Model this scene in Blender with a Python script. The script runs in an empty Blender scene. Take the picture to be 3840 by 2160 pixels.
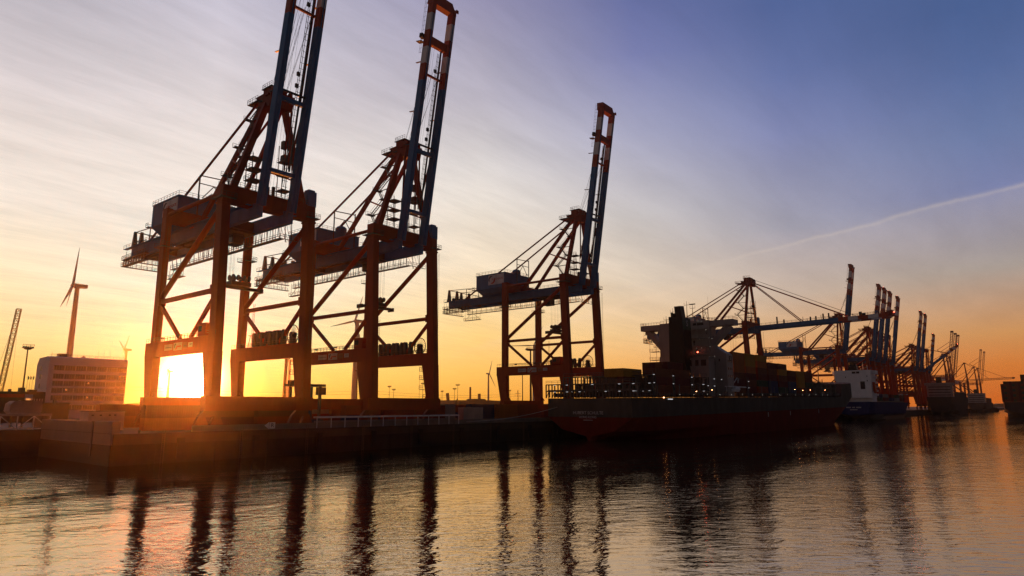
import bpy, bmesh, math, random
from mathutils import Vector, Matrix
R = math.radians
random.seed(7)
scene = bpy.context.scene
C = scene.collection

# ------------------------------------------------------------------ camera
CAM = Vector((0.0, -145.1, 11.39))
YAW, PITCH = R(39.63), R(10.07)
cd = bpy.data.cameras.new('camera'); cam = bpy.data.objects.new('camera', cd); C.objects.link(cam)
cd.sensor_width = 36.0; cd.lens = 2480.0 / 3840.0 * 36.0
cd.clip_start = 0.5; cd.clip_end = 30000
fwd = Vector((math.cos(YAW) * math.cos(PITCH), math.sin(YAW) * math.cos(PITCH), math.sin(PITCH)))
cam.location = CAM; cam.rotation_euler = fwd.to_track_quat('-Z', 'Y').to_euler()
scene.camera = cam

# ------------------------------------------------------------------ sky and sun
SUN_AZ, SUN_EL = R(65.3), R(2.1)
SUN = Vector((math.cos(SUN_AZ) * math.cos(SUN_EL), math.sin(SUN_AZ) * math.cos(SUN_EL), math.sin(SUN_EL)))
def lin(c):
    return tuple(((v / 255) / 12.92 if v / 255 <= .04045 else ((v / 255 + .055) / 1.055) ** 2.4) for v in c)
world = bpy.data.worlds.new('World'); scene.world = world; world.use_nodes = True
nt = world.node_tree; nt.nodes.clear()
class NG:
    def __init__(s, nt): s.nt = nt
    def n(s, t, **k):
        o = s.nt.nodes.new(t)
        for a, b in k.items(): setattr(o, a, b)
        return o
    def l(s, a, b): s.nt.links.new(a, b)
    def m(s, op, a, b=None, c=None, clamp=False):
        o = s.n('ShaderNodeMath', operation=op, use_clamp=clamp)
        for i, v in enumerate((a, b, c)):
            if v is None: continue
            if isinstance(v, (int, float)): o.inputs[i].default_value = v
            else: s.l(v, o.inputs[i])
        return o.outputs[0]
    def vm(s, op, a, b=None, out=0):
        o = s.n('ShaderNodeVectorMath', operation=op)
        for i, v in enumerate((a, b)):
            if v is None: continue
            if isinstance(v, (tuple, list, Vector)): o.inputs[i].default_value = tuple(v)
            else: s.l(v, o.inputs[i])
        return o.outputs[out]
    def ss(s, x, a, b):
        o = s.n('ShaderNodeMapRange', interpolation_type='SMOOTHSTEP')
        s.l(x, o.inputs[0]); o.inputs[1].default_value = a; o.inputs[2].default_value = b
        return o.outputs[0]
    def ramp(s, x, stops):
        o = s.n('ShaderNodeValToRGB'); s.l(x, o.inputs[0]); e = o.color_ramp.elements
        while len(e) < len(stops): e.new(.5)
        for el, (p, c) in zip(e, stops): el.position = p; el.color = (*c, 1)
        return o.outputs[0]
    def mix(s, f, a, b, mode='MIX'):
        o = s.n('ShaderNodeMix', data_type='RGBA', blend_type=mode)
        for i, v in ((0, f), (6, a), (7, b)):
            if isinstance(v, (int, float)): o.inputs[i].default_value = v
            elif isinstance(v, (tuple, list)): o.inputs[i].default_value = (*v[:3], 1)
            else: s.l(v, o.inputs[i])
        return o.outputs[2]
    def noise(s, vec, scale, detail=3, rough=.55, dist=0):
        o = s.n('ShaderNodeTexNoise'); s.l(vec, o.inputs['Vector'])
        o.inputs['Scale'].default_value = scale; o.inputs['Detail'].default_value = detail
        o.inputs['Roughness'].default_value = rough; o.inputs['Distortion'].default_value = dist
        return o.outputs[0]
g = NG(nt)
dirv = g.vm('NORMALIZE', g.n('ShaderNodeTexCoord').outputs['Generated'])
sep = g.n('ShaderNodeSeparateXYZ'); g.l(dirv, sep.inputs[0])
dz = sep.outputs[2]
elev = g.m('MAXIMUM', g.m('MULTIPLY', g.m('ARCSINE', dz), 57.2958), 0.0)
en = g.m('DIVIDE', elev, 40.0, clamp=True)
sh = Vector((math.cos(SUN_AZ), math.sin(SUN_AZ), 0)); sr = Vector((math.sin(SUN_AZ), -math.cos(SUN_AZ), 0))
az = g.m('MULTIPLY', g.m('ARCTAN2', g.vm('DOT_PRODUCT', dirv, sr, 1), g.vm('DOT_PRODUCT', dirv, sh, 1)), 57.2958)
aza = g.m('ABSOLUTE', az)
ang = g.m('MULTIPLY', g.m('ARCCOSINE', g.m('MINIMUM', g.vm('DOT_PRODUCT', dirv, SUN, 1), 1.0)), 57.2958)
# colours of the sunset sky by elevation (degrees), at five bearings from the sun
BEARINGS = [(-12, [(.4, (238, 165, 62)), (2.7, (253, 195, 108)), (4.9, (254, 212, 145)), (9.5, (248, 224, 188)), (14.1, (237, 222, 208)), (18.6, (225, 212, 205)), (23, (205, 195, 197)), (27, (184, 177, 184)), (38, (140, 140, 165))]),
    (0, [(.4, (252, 192, 78)), (2.7, (254, 218, 118)), (5, (254, 229, 165)), (9, (251, 231, 202)), (14, (240, 225, 211)), (20, (226, 214, 208)), (30, (196, 190, 202)), (38, (160, 158, 182))]),
    (22.8, [(.5, (240, 165, 60)), (2.7, (250, 188, 92)), (6.1, (250, 206, 130)), (11.9, (236, 216, 188)), (17.6, (225, 215, 205)), (20.4, (212, 205, 202)), (25.9, (178, 172, 184)), (33.6, (143, 139, 168))]),
    (37, [(.4, (225, 145, 55)), (2.7, (236, 168, 85)), (6, (232, 192, 140)), (10.6, (212, 194, 174)), (16.2, (192, 186, 186)), (22.8, (158, 158, 183)), (29.1, (116, 121, 166)), (33, (98, 106, 154))]),
    (49, [(.4, (218, 120, 42)), (2.5, (222, 140, 70)), (5.7, (212, 164, 116)), (8.8, (192, 170, 152)), (14.1, (155, 152, 165)), (21.4, (124, 130, 170)), (26, (99, 112, 159)), (31.1, (80, 97, 146))]),
    (62.5, [(.4, (202, 96, 28)), (2.7, (206, 117, 46)), (5, (198, 140, 84)), (9.6, (160, 148, 140)), (15.2, (115, 122, 160)), (18.9, (102, 117, 158)), (23.3, (84, 103, 150)), (27.5, (70, 91, 138))])]
rs_ = [g.ramp(en, [(p / 40, lin(c)) for p, c in st]) for _, st in BEARINGS]
col = rs_[0]
for i in range(1, 6):
    mr = g.n('ShaderNodeMapRange'); g.l(az, mr.inputs[0]); mr.inputs[1].default_value = BEARINGS[i - 1][0]; mr.inputs[2].default_value = BEARINGS[i][0]
    col = g.mix(mr.outputs[0], col, rs_[i])
# fine cirrus streaks in a high layer (planar projection of the view direction)
den = g.m('ADD', g.m('MAXIMUM', dz, 0.0), 0.06)
px = g.m('DIVIDE', sep.outputs[0], den); py = g.m('DIVIDE', sep.outputs[1], den)
comb = g.n('ShaderNodeCombineXYZ'); g.l(px, comb.inputs[0]); g.l(py, comb.inputs[1])
mp = g.n('ShaderNodeMapping'); g.l(comb.outputs[0], mp.inputs[0])
mp.inputs['Rotation'].default_value = (0, 0, R(-52)); mp.inputs['Scale'].default_value = (1.0, 5.0, 1)
c1 = g.noise(mp.outputs[0], 3.0, 8, .68, .35)
mp2 = g.n('ShaderNodeMapping'); g.l(comb.outputs[0], mp2.inputs[0])
mp2.inputs['Rotation'].default_value = (0, 0, R(28)); mp2.inputs['Scale'].default_value = (.8, 3.0, 1)
c2 = g.noise(mp2.outputs[0], 1.1, 7, .6, .3)
streak = g.m('MULTIPLY', g.m('SUBTRACT', c1, .5), g.m('SUBTRACT', 1.0, g.ss(aza, 14, 48)))
veil = g.m('MULTIPLY', g.m('SUBTRACT', c2, .5), g.ss(elev, 1.5, 9))
bright = g.m('ADD', 1.0, g.m('ADD', g.m('MULTIPLY', streak, .34), g.m('MULTIPLY', veil, .42)))
col = g.mix(1.0, col, bright, 'MULTIPLY')
# a long contrail / cloud edge low on the right: bright along one great circle, hazy below it
d1 = Vector((math.cos(R(39.63 - 13.1)), math.sin(R(39.63 - 13.1)), 0)); 
def pix(x, y):      # direction seen at a point of the 2576-wide photograph
    X = (x * 1.4907 - 1920) / 2480; Y = -(y * 1.4907 - 1080) / 2480
    rt = Vector((math.sin(YAW), -math.cos(YAW), 0)); up = rt.cross(fwd)
    return (fwd + rt * X + up * Y).normalized()
def trail(col, a, b, width, soft, amt, tint, lo, hi, out=None):
    n = pix(*a).cross(pix(*b)).normalized()
    if n.z < 0: n = -n
    s = g.m('MULTIPLY', g.m('ARCSINE', g.vm('DOT_PRODUCT', dirv, n, 1)), 57.2958)   # degrees above the trail
    wob = g.m('MULTIPLY', g.m('SUBTRACT', c2, .5), .8)
    s = g.m('ADD', s, wob)
    edge = g.m('POWER', 2.718, g.m('MULTIPLY', -1.0, g.m('POWER', g.m('DIVIDE', g.m('ABSOLUTE', s), width), 2)))
    below = g.m('MULTIPLY', g.m('SUBTRACT', 1.0, g.ss(s, -.2, .35)), g.ss(s, -soft, 0))
    f = g.m('ADD', g.m('MULTIPLY', edge, amt), g.m('MULTIPLY', below, amt * .7), clamp=True)
    f = g.m('MULTIPLY', f, g.ss(az, lo, hi))
    if out: f = g.m('MULTIPLY', f, g.m('SUBTRACT', 1.0, g.ss(az, *out)))
    f = g.m('MULTIPLY', f, g.m('ADD', .55, g.m('MULTIPLY', c1, .9)))
    return g.mix(f, col, lin(tint))
col = trail(col, (1700, 690), (2576, 460), .13, 6, .20, (204, 188, 176), 24, 46)
col = trail(col, (1540, 775), (2000, 640), .3, 2, .16, (240, 208, 176), 18, 30, (34, 44))
# dusk behind the camera
col = g.mix(g.m('MAXIMUM', g.ss(az, 66, 100), g.ss(g.m('MULTIPLY', az, -1.0), 26, 85)), col, lin((40, 41, 52)))
# the low air in front already carries part of the sunward glow: the sky behind it is that much duller
ph = g.m('DIVIDE', .01222, g.m('POWER', g.m('SUBTRACT', 1.8464, g.m('MULTIPLY', 1.84, g.m('COSINE', g.m('DIVIDE', ang, 57.2958)))), 1.5))
pathl = g.m('DIVIDE', 165.0, g.m('MAXIMUM', dz, .11))
veilr = g.m('MULTIPLY', g.m('MULTIPLY', ph, pathl), .00026)
sub = g.n('ShaderNodeVectorMath', operation='SCALE'); sub.inputs[0].default_value = (.95, .20, .02); g.l(veilr, sub.inputs['Scale'])
col = g.vm('MAXIMUM', g.vm('SUBTRACT', col, sub.outputs[0]), g.vm('MULTIPLY', col, (.14, .2, .25)))
# aureole round the sun
def lobe(w, p=2): return g.m('POWER', 2.718, g.m('MULTIPLY', -1.0, g.m('POWER', g.m('DIVIDE', ang, w), p)))

def scaled(colr, f):
    o = g.n('ShaderNodeVectorMath', operation='SCALE'); o.inputs[0].default_value = colr; g.l(f, o.inputs['Scale']); return o.outputs[0]
glow = g.vm('ADD', scaled((9, 8.2, 6.2), lobe(1.45)), scaled((.2, .42, .20), lobe(3.4, 1.5)))
col = g.vm('ADD', col, glow)
sky = g.n('ShaderNodeTexSky', sky_type='NISHITA', sun_disc=False); sky.sun_elevation = SUN_EL; sky.sun_rotation = math.pi / 2 - SUN_AZ
nis = g.n('ShaderNodeVectorMath', operation='SCALE'); g.l(sky.outputs[0], nis.inputs[0]); nis.inputs['Scale'].default_value = .004
col = g.vm('ADD', col, nis.outputs[0])
bg = g.n('ShaderNodeBackground'); g.l(col, bg.inputs[0]); bg.inputs[1].default_value = 1.0
wo = g.n('ShaderNodeOutputWorld'); g.l(bg.outputs[0], wo.inputs[0])

sd = bpy.data.lights.new('sun', 'SUN'); sd.energy = 5.0; sd.angle = R(.53); sd.color = (1.0, .25, .03)
sun = bpy.data.objects.new('sun', sd); C.objects.link(sun)
sun.rotation_euler = (-SUN).to_track_quat('-Z', 'Y').to_euler(); sun.location = SUN * 500

scene.view_settings.view_transform = 'Standard'; scene.view_settings.look = 'None'
scene.view_settings.exposure = 0.14; scene.view_settings.gamma = 1.0
scene.cycles.use_denoising = True; scene.cycles.denoising_prefilter = 'NONE'
scene.cycles.max_bounces = 6; scene.cycles.volume_bounces = 0; scene.cycles.glossy_bounces = 3; scene.cycles.diffuse_bounces = 2
scene.cycles.sample_clamp_indirect = 60.0

# ------------------------------------------------------------------ materials
MATS = {}
def mat(name, rgb, rough=.72, metal=0.0, vary=.25, scale=.35, spec=.18, rust=0.0, rustc=(.09, .035, .015)):
    if name in MATS: return MATS[name]
    m = bpy.data.materials.new(name); m.use_nodes = True
    G = NG(m.node_tree); b = m.node_tree.nodes['Principled BSDF']
    tc = G.n('ShaderNodeTexCoord').outputs['Object']
    mpn = G.n('ShaderNodeMapping'); G.l(tc, mpn.inputs[0]); mpn.inputs['Scale'].default_value = (1, 1, .35)
    n1 = G.noise(mpn.outputs[0], scale, 6, .65)
    lo = tuple(c * (1 - vary) for c in rgb); hi = tuple(min(1, c * (1 + vary * .6)) for c in rgb)
    c = G.ramp(n1, [(.3, lo), (.7, hi)])
    if rust:
        n2 = G.noise(mpn.outputs[0], scale * 3.1, 8, .7, .4)
        c = G.mix(G.m('MULTIPLY', G.ss(n2, .58, .72), rust), c, rustc)
    G.l(c, b.inputs['Base Color'])
    rr = G.m('ADD', rough - .1, G.m('MULTIPLY', n1, .2)); G.l(rr, b.inputs['Roughness'])
    b.inputs['Metallic'].default_value = metal; b.inputs['Specular IOR Level'].default_value = spec
    MATS[name] = m; return m
def emit(name, rgb, strength):
    if name in MATS: return MATS[name]
    m = bpy.data.materials.new(name); m.use_nodes = True
    b = m.node_tree.nodes['Principled BSDF']; b.inputs['Base Color'].default_value = (*rgb, 1)
    b.inputs['Emission Color'].default_value = (*rgb, 1); b.inputs['Emission Strength'].default_value = strength
    MATS[name] = m; return m
RED = mat('crane_red', (.31, .036, .013), .7, rust=.35)
BLUE = mat('crane_blue', (.05, .17, .34), .7, rust=.25)
WHITE = mat('white_paint', (.74, .74, .72), .7, rust=.25, rustc=(.3, .2, .12))
BANDR = mat('band_red', (.42, .07, .03), .7)
STEEL = mat('dark_steel', (.07, .065, .06), .55, .2)
RAIL = mat('rail_steel', (.10, .07, .05), .5, .2)
CABLE = mat('cable', (.03, .03, .03), .6)
GLASS = mat('window_glass', (.03, .035, .04), .12, 0, .2)
LAMPW = emit('lamp_white', (1, .93, .8), 3.0)
LAMPO = emit('lamp_orange', (1, .42, .16), 16.0)
LAMPR = emit('lamp_red', (1, .10, .05), 14.0)
WARM = emit('lit_window', (1, .45, .12), 1.1)

# ------------------------------------------------------------------ mesh helper
class MB:
    def __init__(s, oz=0.0): s.v = []; s.f = []; s.m = []; s.oz = oz
    def _add(s, vs, fs, mi=0):
        o = len(s.v); s.v += [tuple(v) for v in vs]
        for f in fs: s.f.append(tuple(i + o for i in f)); s.m.append(mi)
        return s
    def hexa(s, p, mi=0):      # 8 points: bottom ring 0-3, top ring 4-7
        return s._add(p, [(3, 2, 1, 0), (4, 5, 6, 7), (0, 1, 5, 4), (1, 2, 6, 5), (2, 3, 7, 6), (3, 0, 4, 7)], mi)
    def box(s, a, b, mi=0):
        x0, x1 = sorted((a[0], b[0])); y0, y1 = sorted((a[1], b[1])); z0, z1 = sorted((a[2], b[2]))
        return s.hexa([(x0, y0, z0), (x1, y0, z0), (x1, y1, z0), (x0, y1, z0), (x0, y0, z1), (x1, y0, z1), (x1, y1, z1), (x0, y1, z1)], mi)
    def beam(s, p, q, w, h, mi=0, side=None):
        p, q = Vector(p), Vector(q); d = (q - p).normalized()
        if side is None:
            side = d.cross(Vector((0, 0, 1)))
            if side.length < 1e-3: side = Vector((1, 0, 0))
        side = Vector(side).normalized(); up = side.cross(d).normalized()
        a, b = side * w / 2, up * h / 2
        return s.hexa([p - a - b, p + a - b, q + a - b, q - a - b, p - a + b, p + a + b, q + a + b, q - a + b], mi)
    def tube(s, p, q, r, r2=None, n=8, mi=0, cap=True):
        p, q = Vector(p), Vector(q); d = (q - p).normalized(); r2 = r if r2 is None else r2
        a = d.cross(Vector((0, 0, 1)) if abs(d.z) < .95 else Vector((1, 0, 0))).normalized(); b = d.cross(a)
        vs = []
        for i in range(n):
            t = 2 * math.pi * i / n; e = a * math.cos(t) + b * math.sin(t)
            vs += [p + e * r, q + e * r2]
        fs = [(2 * i, 2 * ((i + 1) % n), 2 * ((i + 1) % n) + 1, 2 * i + 1) for i in range(n)]
        if cap: fs += [tuple(range(0, 2 * n, 2))[::-1], tuple(range(1, 2 * n, 2))]
        return s._add(vs, fs, mi)
    def poly(s, pts, r, n=5, mi=0):
        for a, b in zip(pts, pts[1:]): s.tube(a, b, r, None, n, mi)
        return s
    def prism(s, pts, d, mi=0):     # closed polygon pts extruded by vector d
        n = len(pts); d = Vector(d); vs = [Vector(p) for p in pts] + [Vector(p) + d for p in pts]
        fs = [tuple(range(n))[::-1], tuple(range(n, 2 * n))] + [(i, (i + 1) % n, (i + 1) % n + n, i + n) for i in range(n)]
        return s._add(vs, fs, mi)
    def ball(s, c, r, mi=0, n=8):
        c = Vector(c); vs = []; fs = []
        for j in range(1, n // 2):
            t = math.pi * j / (n // 2)
            for i in range(n):
                p = 2 * math.pi * i / n; vs.append(c + Vector((math.sin(t) * math.cos(p), math.sin(t) * math.sin(p), math.cos(t))) * r)
        k = n // 2 - 1
        for j in range(k - 1):
            for i in range(n): fs.append((j * n + i, (j + 1) * n + i, (j + 1) * n + (i + 1) % n, j * n + (i + 1) % n))
        fs += [tuple(range(n)), tuple(range((k - 1) * n, k * n))[::-1]]
        return s._add(vs, fs, mi)
    def railing(s, pts, h=1.1, r=.045, step=1.8, mi=0):
        r *= 1.25
        for a, b in zip(pts, pts[1:]):
            a, b = Vector(a), Vector(b); L = (b - a).length; k = max(1, round(L / step)); u = Vector((0, 0, h))
            s.tube(a + u, b + u, r, None, 4, mi, False); s.tube(a + u * .55, b + u * .55, r * .8, None, 4, mi, False)
            for i in range(k + 1): q = a.lerp(b, i / k); s.tube(q, q + u, r, None, 4, mi, False)
        return s
    def build(s, name, mats, parent=None):
        me = bpy.data.meshes.new(name)
        me.from_pydata([(v[0], v[1], v[2] + s.oz) for v in s.v], [], s.f)
        for m in (mats if isinstance(mats, (list, tuple)) else [mats]): me.materials.append(m)
        me.polygons.foreach_set('material_index', s.m)
        bm = bmesh.new(); bm.from_mesh(me); bmesh.ops.recalc_face_normals(bm, faces=bm.faces); bm.to_mesh(me); bm.free()
        o = bpy.data.objects.new(name, me); C.objects.link(o)
        if parent is not None: o.parent = parent
        return o
def tag(o, label=None, cat=None, group=None, kind=None):
    if label: o['label'] = label
    if cat: o['category'] = cat
    if group: o['group'] = group
    if kind: o['kind'] = kind
    return o
def thing(name, label, cat, loc=(0, 0, 0), rz=0, group=None):
    o = bpy.data.objects.new(name, None); C.objects.link(o); o.location = loc; o.rotation_euler = (0, 0, rz)
    return tag(o, label, cat, group)
def copy_tree(o, parent=None):
    c = o.copy(); C.objects.link(c); c.parent = parent
    for ch in list(o.children): copy_tree(ch, c)
    return c
def text(name, body, size, m, parent, loc, rot, depth=.03, sx=1.0):
    cu = bpy.data.curves.new(name, 'FONT'); cu.body = body; cu.size = size; cu.align_x = 'CENTER'; cu.align_y = 'CENTER'
    cu.extrude = depth; cu.resolution_u = 3
    t = bpy.data.objects.new(name, cu); C.objects.link(t)
    dg = bpy.context.evaluated_depsgraph_get(); me = bpy.data.meshes.new_from_object(t.evaluated_get(dg))
    bpy.data.objects.remove(t); o = bpy.data.objects.new(name, me); C.objects.link(o)
    me.materials.clear(); me.materials.append(m)
    o.parent = parent; o.location = loc; o.rotation_euler = rot; o.scale = (sx, 1, 1)
    return o
FACE_MX = (R(90), 0, R(-90))     # lettering on a face that looks towards -x
FACE_MY = (R(90), 0, 0)          # lettering on a face that looks towards -y
Q = 5.9                          # quay level above the water

# ------------------------------------------------------------------ water, ground, quay
def water():
    m = bpy.data.materials.new('water'); m.use_nodes = True
    G = NG(m.node_tree); b = m.node_tree.nodes['Principled BSDF']
    b.inputs['Base Color'].default_value = (.022, .016, .011, 1); b.inputs['Roughness'].default_value = .05
    b.inputs['IOR'].default_value = 9.0; b.inputs['Specular Tint'].default_value = (1, .81, .60, 1)  # sunset warmth put into the reflection tint; reflects more strongly than real water
    tc = G.n('ShaderNodeTexCoord').outputs['Object']
    def mapped(rz, sc):
        o = G.n('ShaderNodeMapping'); G.l(tc, o.inputs[0]); o.inputs['Rotation'].default_value = (0, 0, rz); o.inputs['Scale'].default_value = sc
        return o.outputs[0]
    v1 = mapped(R(25), (.6, 1.5, 1)); v2 = mapped(R(-35), (.75, 1.4, 1)); 
    def crest(az_, along, across):      # ripples with long crests: first turn, then stretch
        o = G.n('ShaderNodeMapping'); G.l(mapped(-az_, (1, 1, 1)), o.inputs[0]); o.inputs['Scale'].default_value = (across, along, 1); return o.outputs[0]
    v3 = crest(R(34), .40, 1.25); v4 = crest(R(52), .5, 1.1)
    swell = G.noise(v1, .09, 2, .5); chop = G.noise(v2, .34, 3, .55, .5); rip = G.m('ADD', G.m('MULTIPLY', G.noise(v3, 1.0, 3, .65, .4), .62), G.m('MULTIPLY', G.noise(v4, .55, 3, .55, .3), .8))
    patch = G.ss(G.noise(mapped(R(-8), (.35, 1.6, 1)), .02, 3, .5), .36, .62)
    amp = G.m('ADD', .5, G.m('MULTIPLY', patch, .7))
    h = G.m('ADD', G.m('MULTIPLY', swell, .45), G.m('MULTIPLY', amp, G.m('ADD', G.m('MULTIPLY', chop, .24), G.m('MULTIPLY', rip, .30))))
    bp = G.n('ShaderNodeBump'); bp.inputs['Strength'].default_value = 1.0; bp.inputs['Distance'].default_value = .23
    G.l(h, bp.inputs['Height']); G.l(bp.outputs[0], b.inputs['Normal'])
    return m
mb = MB(); mb._add([(-6000, -5000, 0), (14000, -5000, 0), (14000, 9000, 0), (-6000, 9000, 0)], [(0, 1, 2, 3)])
tag(mb.build('water', water()), kind='structure')

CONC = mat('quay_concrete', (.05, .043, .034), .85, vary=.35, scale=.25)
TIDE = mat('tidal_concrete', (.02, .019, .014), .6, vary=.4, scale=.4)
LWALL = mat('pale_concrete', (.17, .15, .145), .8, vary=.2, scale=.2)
APRON = mat('apron', (.09, .085, .08), .8, vary=.3, scale=.08)
mb = MB()
mb.prism([(50.8, -4, Q - .02), (3200, -4, Q - .02), (3200, 1300, Q - .02), (-900, 1300, Q - .02), (-900, 37, Q - .02), (50.8, 37, Q - .02)], (0, 0, -9))
tag(mb.build('ground', APRON), kind='structure')
# quay wall facing: capping beam, pale wall, dark tidal band, joints and fenders
qw = thing('quay_wall', 'long dark concrete quay wall below the row of red container cranes', 'quay wall', (50.8, -4, 0))
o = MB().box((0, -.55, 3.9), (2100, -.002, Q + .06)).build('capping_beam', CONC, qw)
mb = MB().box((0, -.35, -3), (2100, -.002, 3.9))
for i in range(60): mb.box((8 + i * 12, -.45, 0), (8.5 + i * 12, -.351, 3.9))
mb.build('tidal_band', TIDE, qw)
FEND = mat('fender_rubber', (.02, .02, .02), .8)
for i in range(14):
    MB().box((12 + i * 16.5, -1.0, .8), (13.4 + i * 16.5, -.551, 4.9)).build('fender', FEND, qw)
for i in range(9):
    x = 9 + i * 16.5; m_ = MB()
    for sx in (0, .5): m_.tube((x + sx, -.68, -1), (x + sx, -.68, Q + .9), .05, None, 5)
    for k in range(16): m_.tube((x, -.68, .3 + k * .38), (x + .5, -.68, .3 + k * .38), .03, None, 4)
    m_.build('ladder', RAIL, qw)
for i in range(18):
    x = 5 + i * 12.4; m_ = MB(); m_.tube((x, .5, Q + .06), (x, .5, Q + .5), .22, .2); m_.tube((x, .5, Q + .5), (x, .5, Q + .68), .36, .3)
    m_.build('mooring_bollard', STEEL, qw)
rw = thing('basin_wall', 'pale grey basin wall with a dark tidal foot at the quay corner', 'quay wall', (50.8, 37, 0))
mb = MB().box((-.35, -41.4, 3.9), (-.002, 0, 8.3)); mb.box((-.002, -41.4, Q + .02), (1.2, 0, 8.3)); mb.build('parapet', LWALL, rw)
mb = MB().box((-.3, -41.4, -3), (-.002, 0, 3.9)); mb.build('tidal_band', TIDE, rw)
MB().box((-.5, -32.2, 1.5), (-.351, -31.5, 8.4)).build('fender_pile', STEEL, rw)
MB().box((-.39, -41.3, 6.0), (-.351, -.1, 6.08)).build('joint', TIDE, rw)
lw = thing('harbour_wall', 'dark harbour wall under the white lattice jetty at far left', 'quay wall', (50.8, 37, 0))
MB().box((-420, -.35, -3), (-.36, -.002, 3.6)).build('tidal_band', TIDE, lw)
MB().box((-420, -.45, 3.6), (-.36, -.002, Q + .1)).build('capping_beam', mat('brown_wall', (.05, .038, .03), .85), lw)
# low parapet and white shelter roof along the edge
wallm = mat('parapet_paint', (.19, .17, .14), .8, vary=.2)
pw = tag(MB().box((66, -3.9, Q), (196, -3.6, Q + 1.35)).build('parapet_wall', wallm), 'low pale parapet wall along the quay edge below the cranes', 'wall')
sh_ = thing('quay_shelter', 'long white flat roof on thin posts at the quay edge', 'shelter', (0, -3.5, 0))
MB().box((95.8, -.55, 8.33), (145.6, .75, 8.72)).build('roof', WHITE, sh_)
for i in range(13):
    MB().box((96 + i * 4.11, -.53, Q), (96.16 + i * 4.11, -.38, 8.33)).build('post', WHITE, sh_)
MB().box((96, .55, Q), (145.5, .65, 7.7)).build('back_panel', mat('shelter_panel', (.22, .21, .2), .8), sh_)
rl = MB().railing([(196, -3.7, Q), (147, -3.7, Q)], 1.15, .05, 4.2); tag(rl.build('quay_railing', WHITE), 'white tubular railing on the quay edge right of the shelter roof', 'railing')
ds = thing('distance_sign', 'small white board with a letter R and an arrow on the quay wall', 'sign', (83.8, -4.7, 6.9))
MB().box((-.7, 0, -.7), (.7, .1, .7)).build('board', WHITE, ds)
text('letter', 'R', 1.3, mat('sign_black', (.02, .02, .02)), ds, (0, -.05, 0), FACE_MY)
MB().prism([(-1.9, 0, 0), (-.85, 0, .75), (-.85, 0, -.75)], (0, .1, 0)).build('arrow', WHITE, ds)

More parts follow.
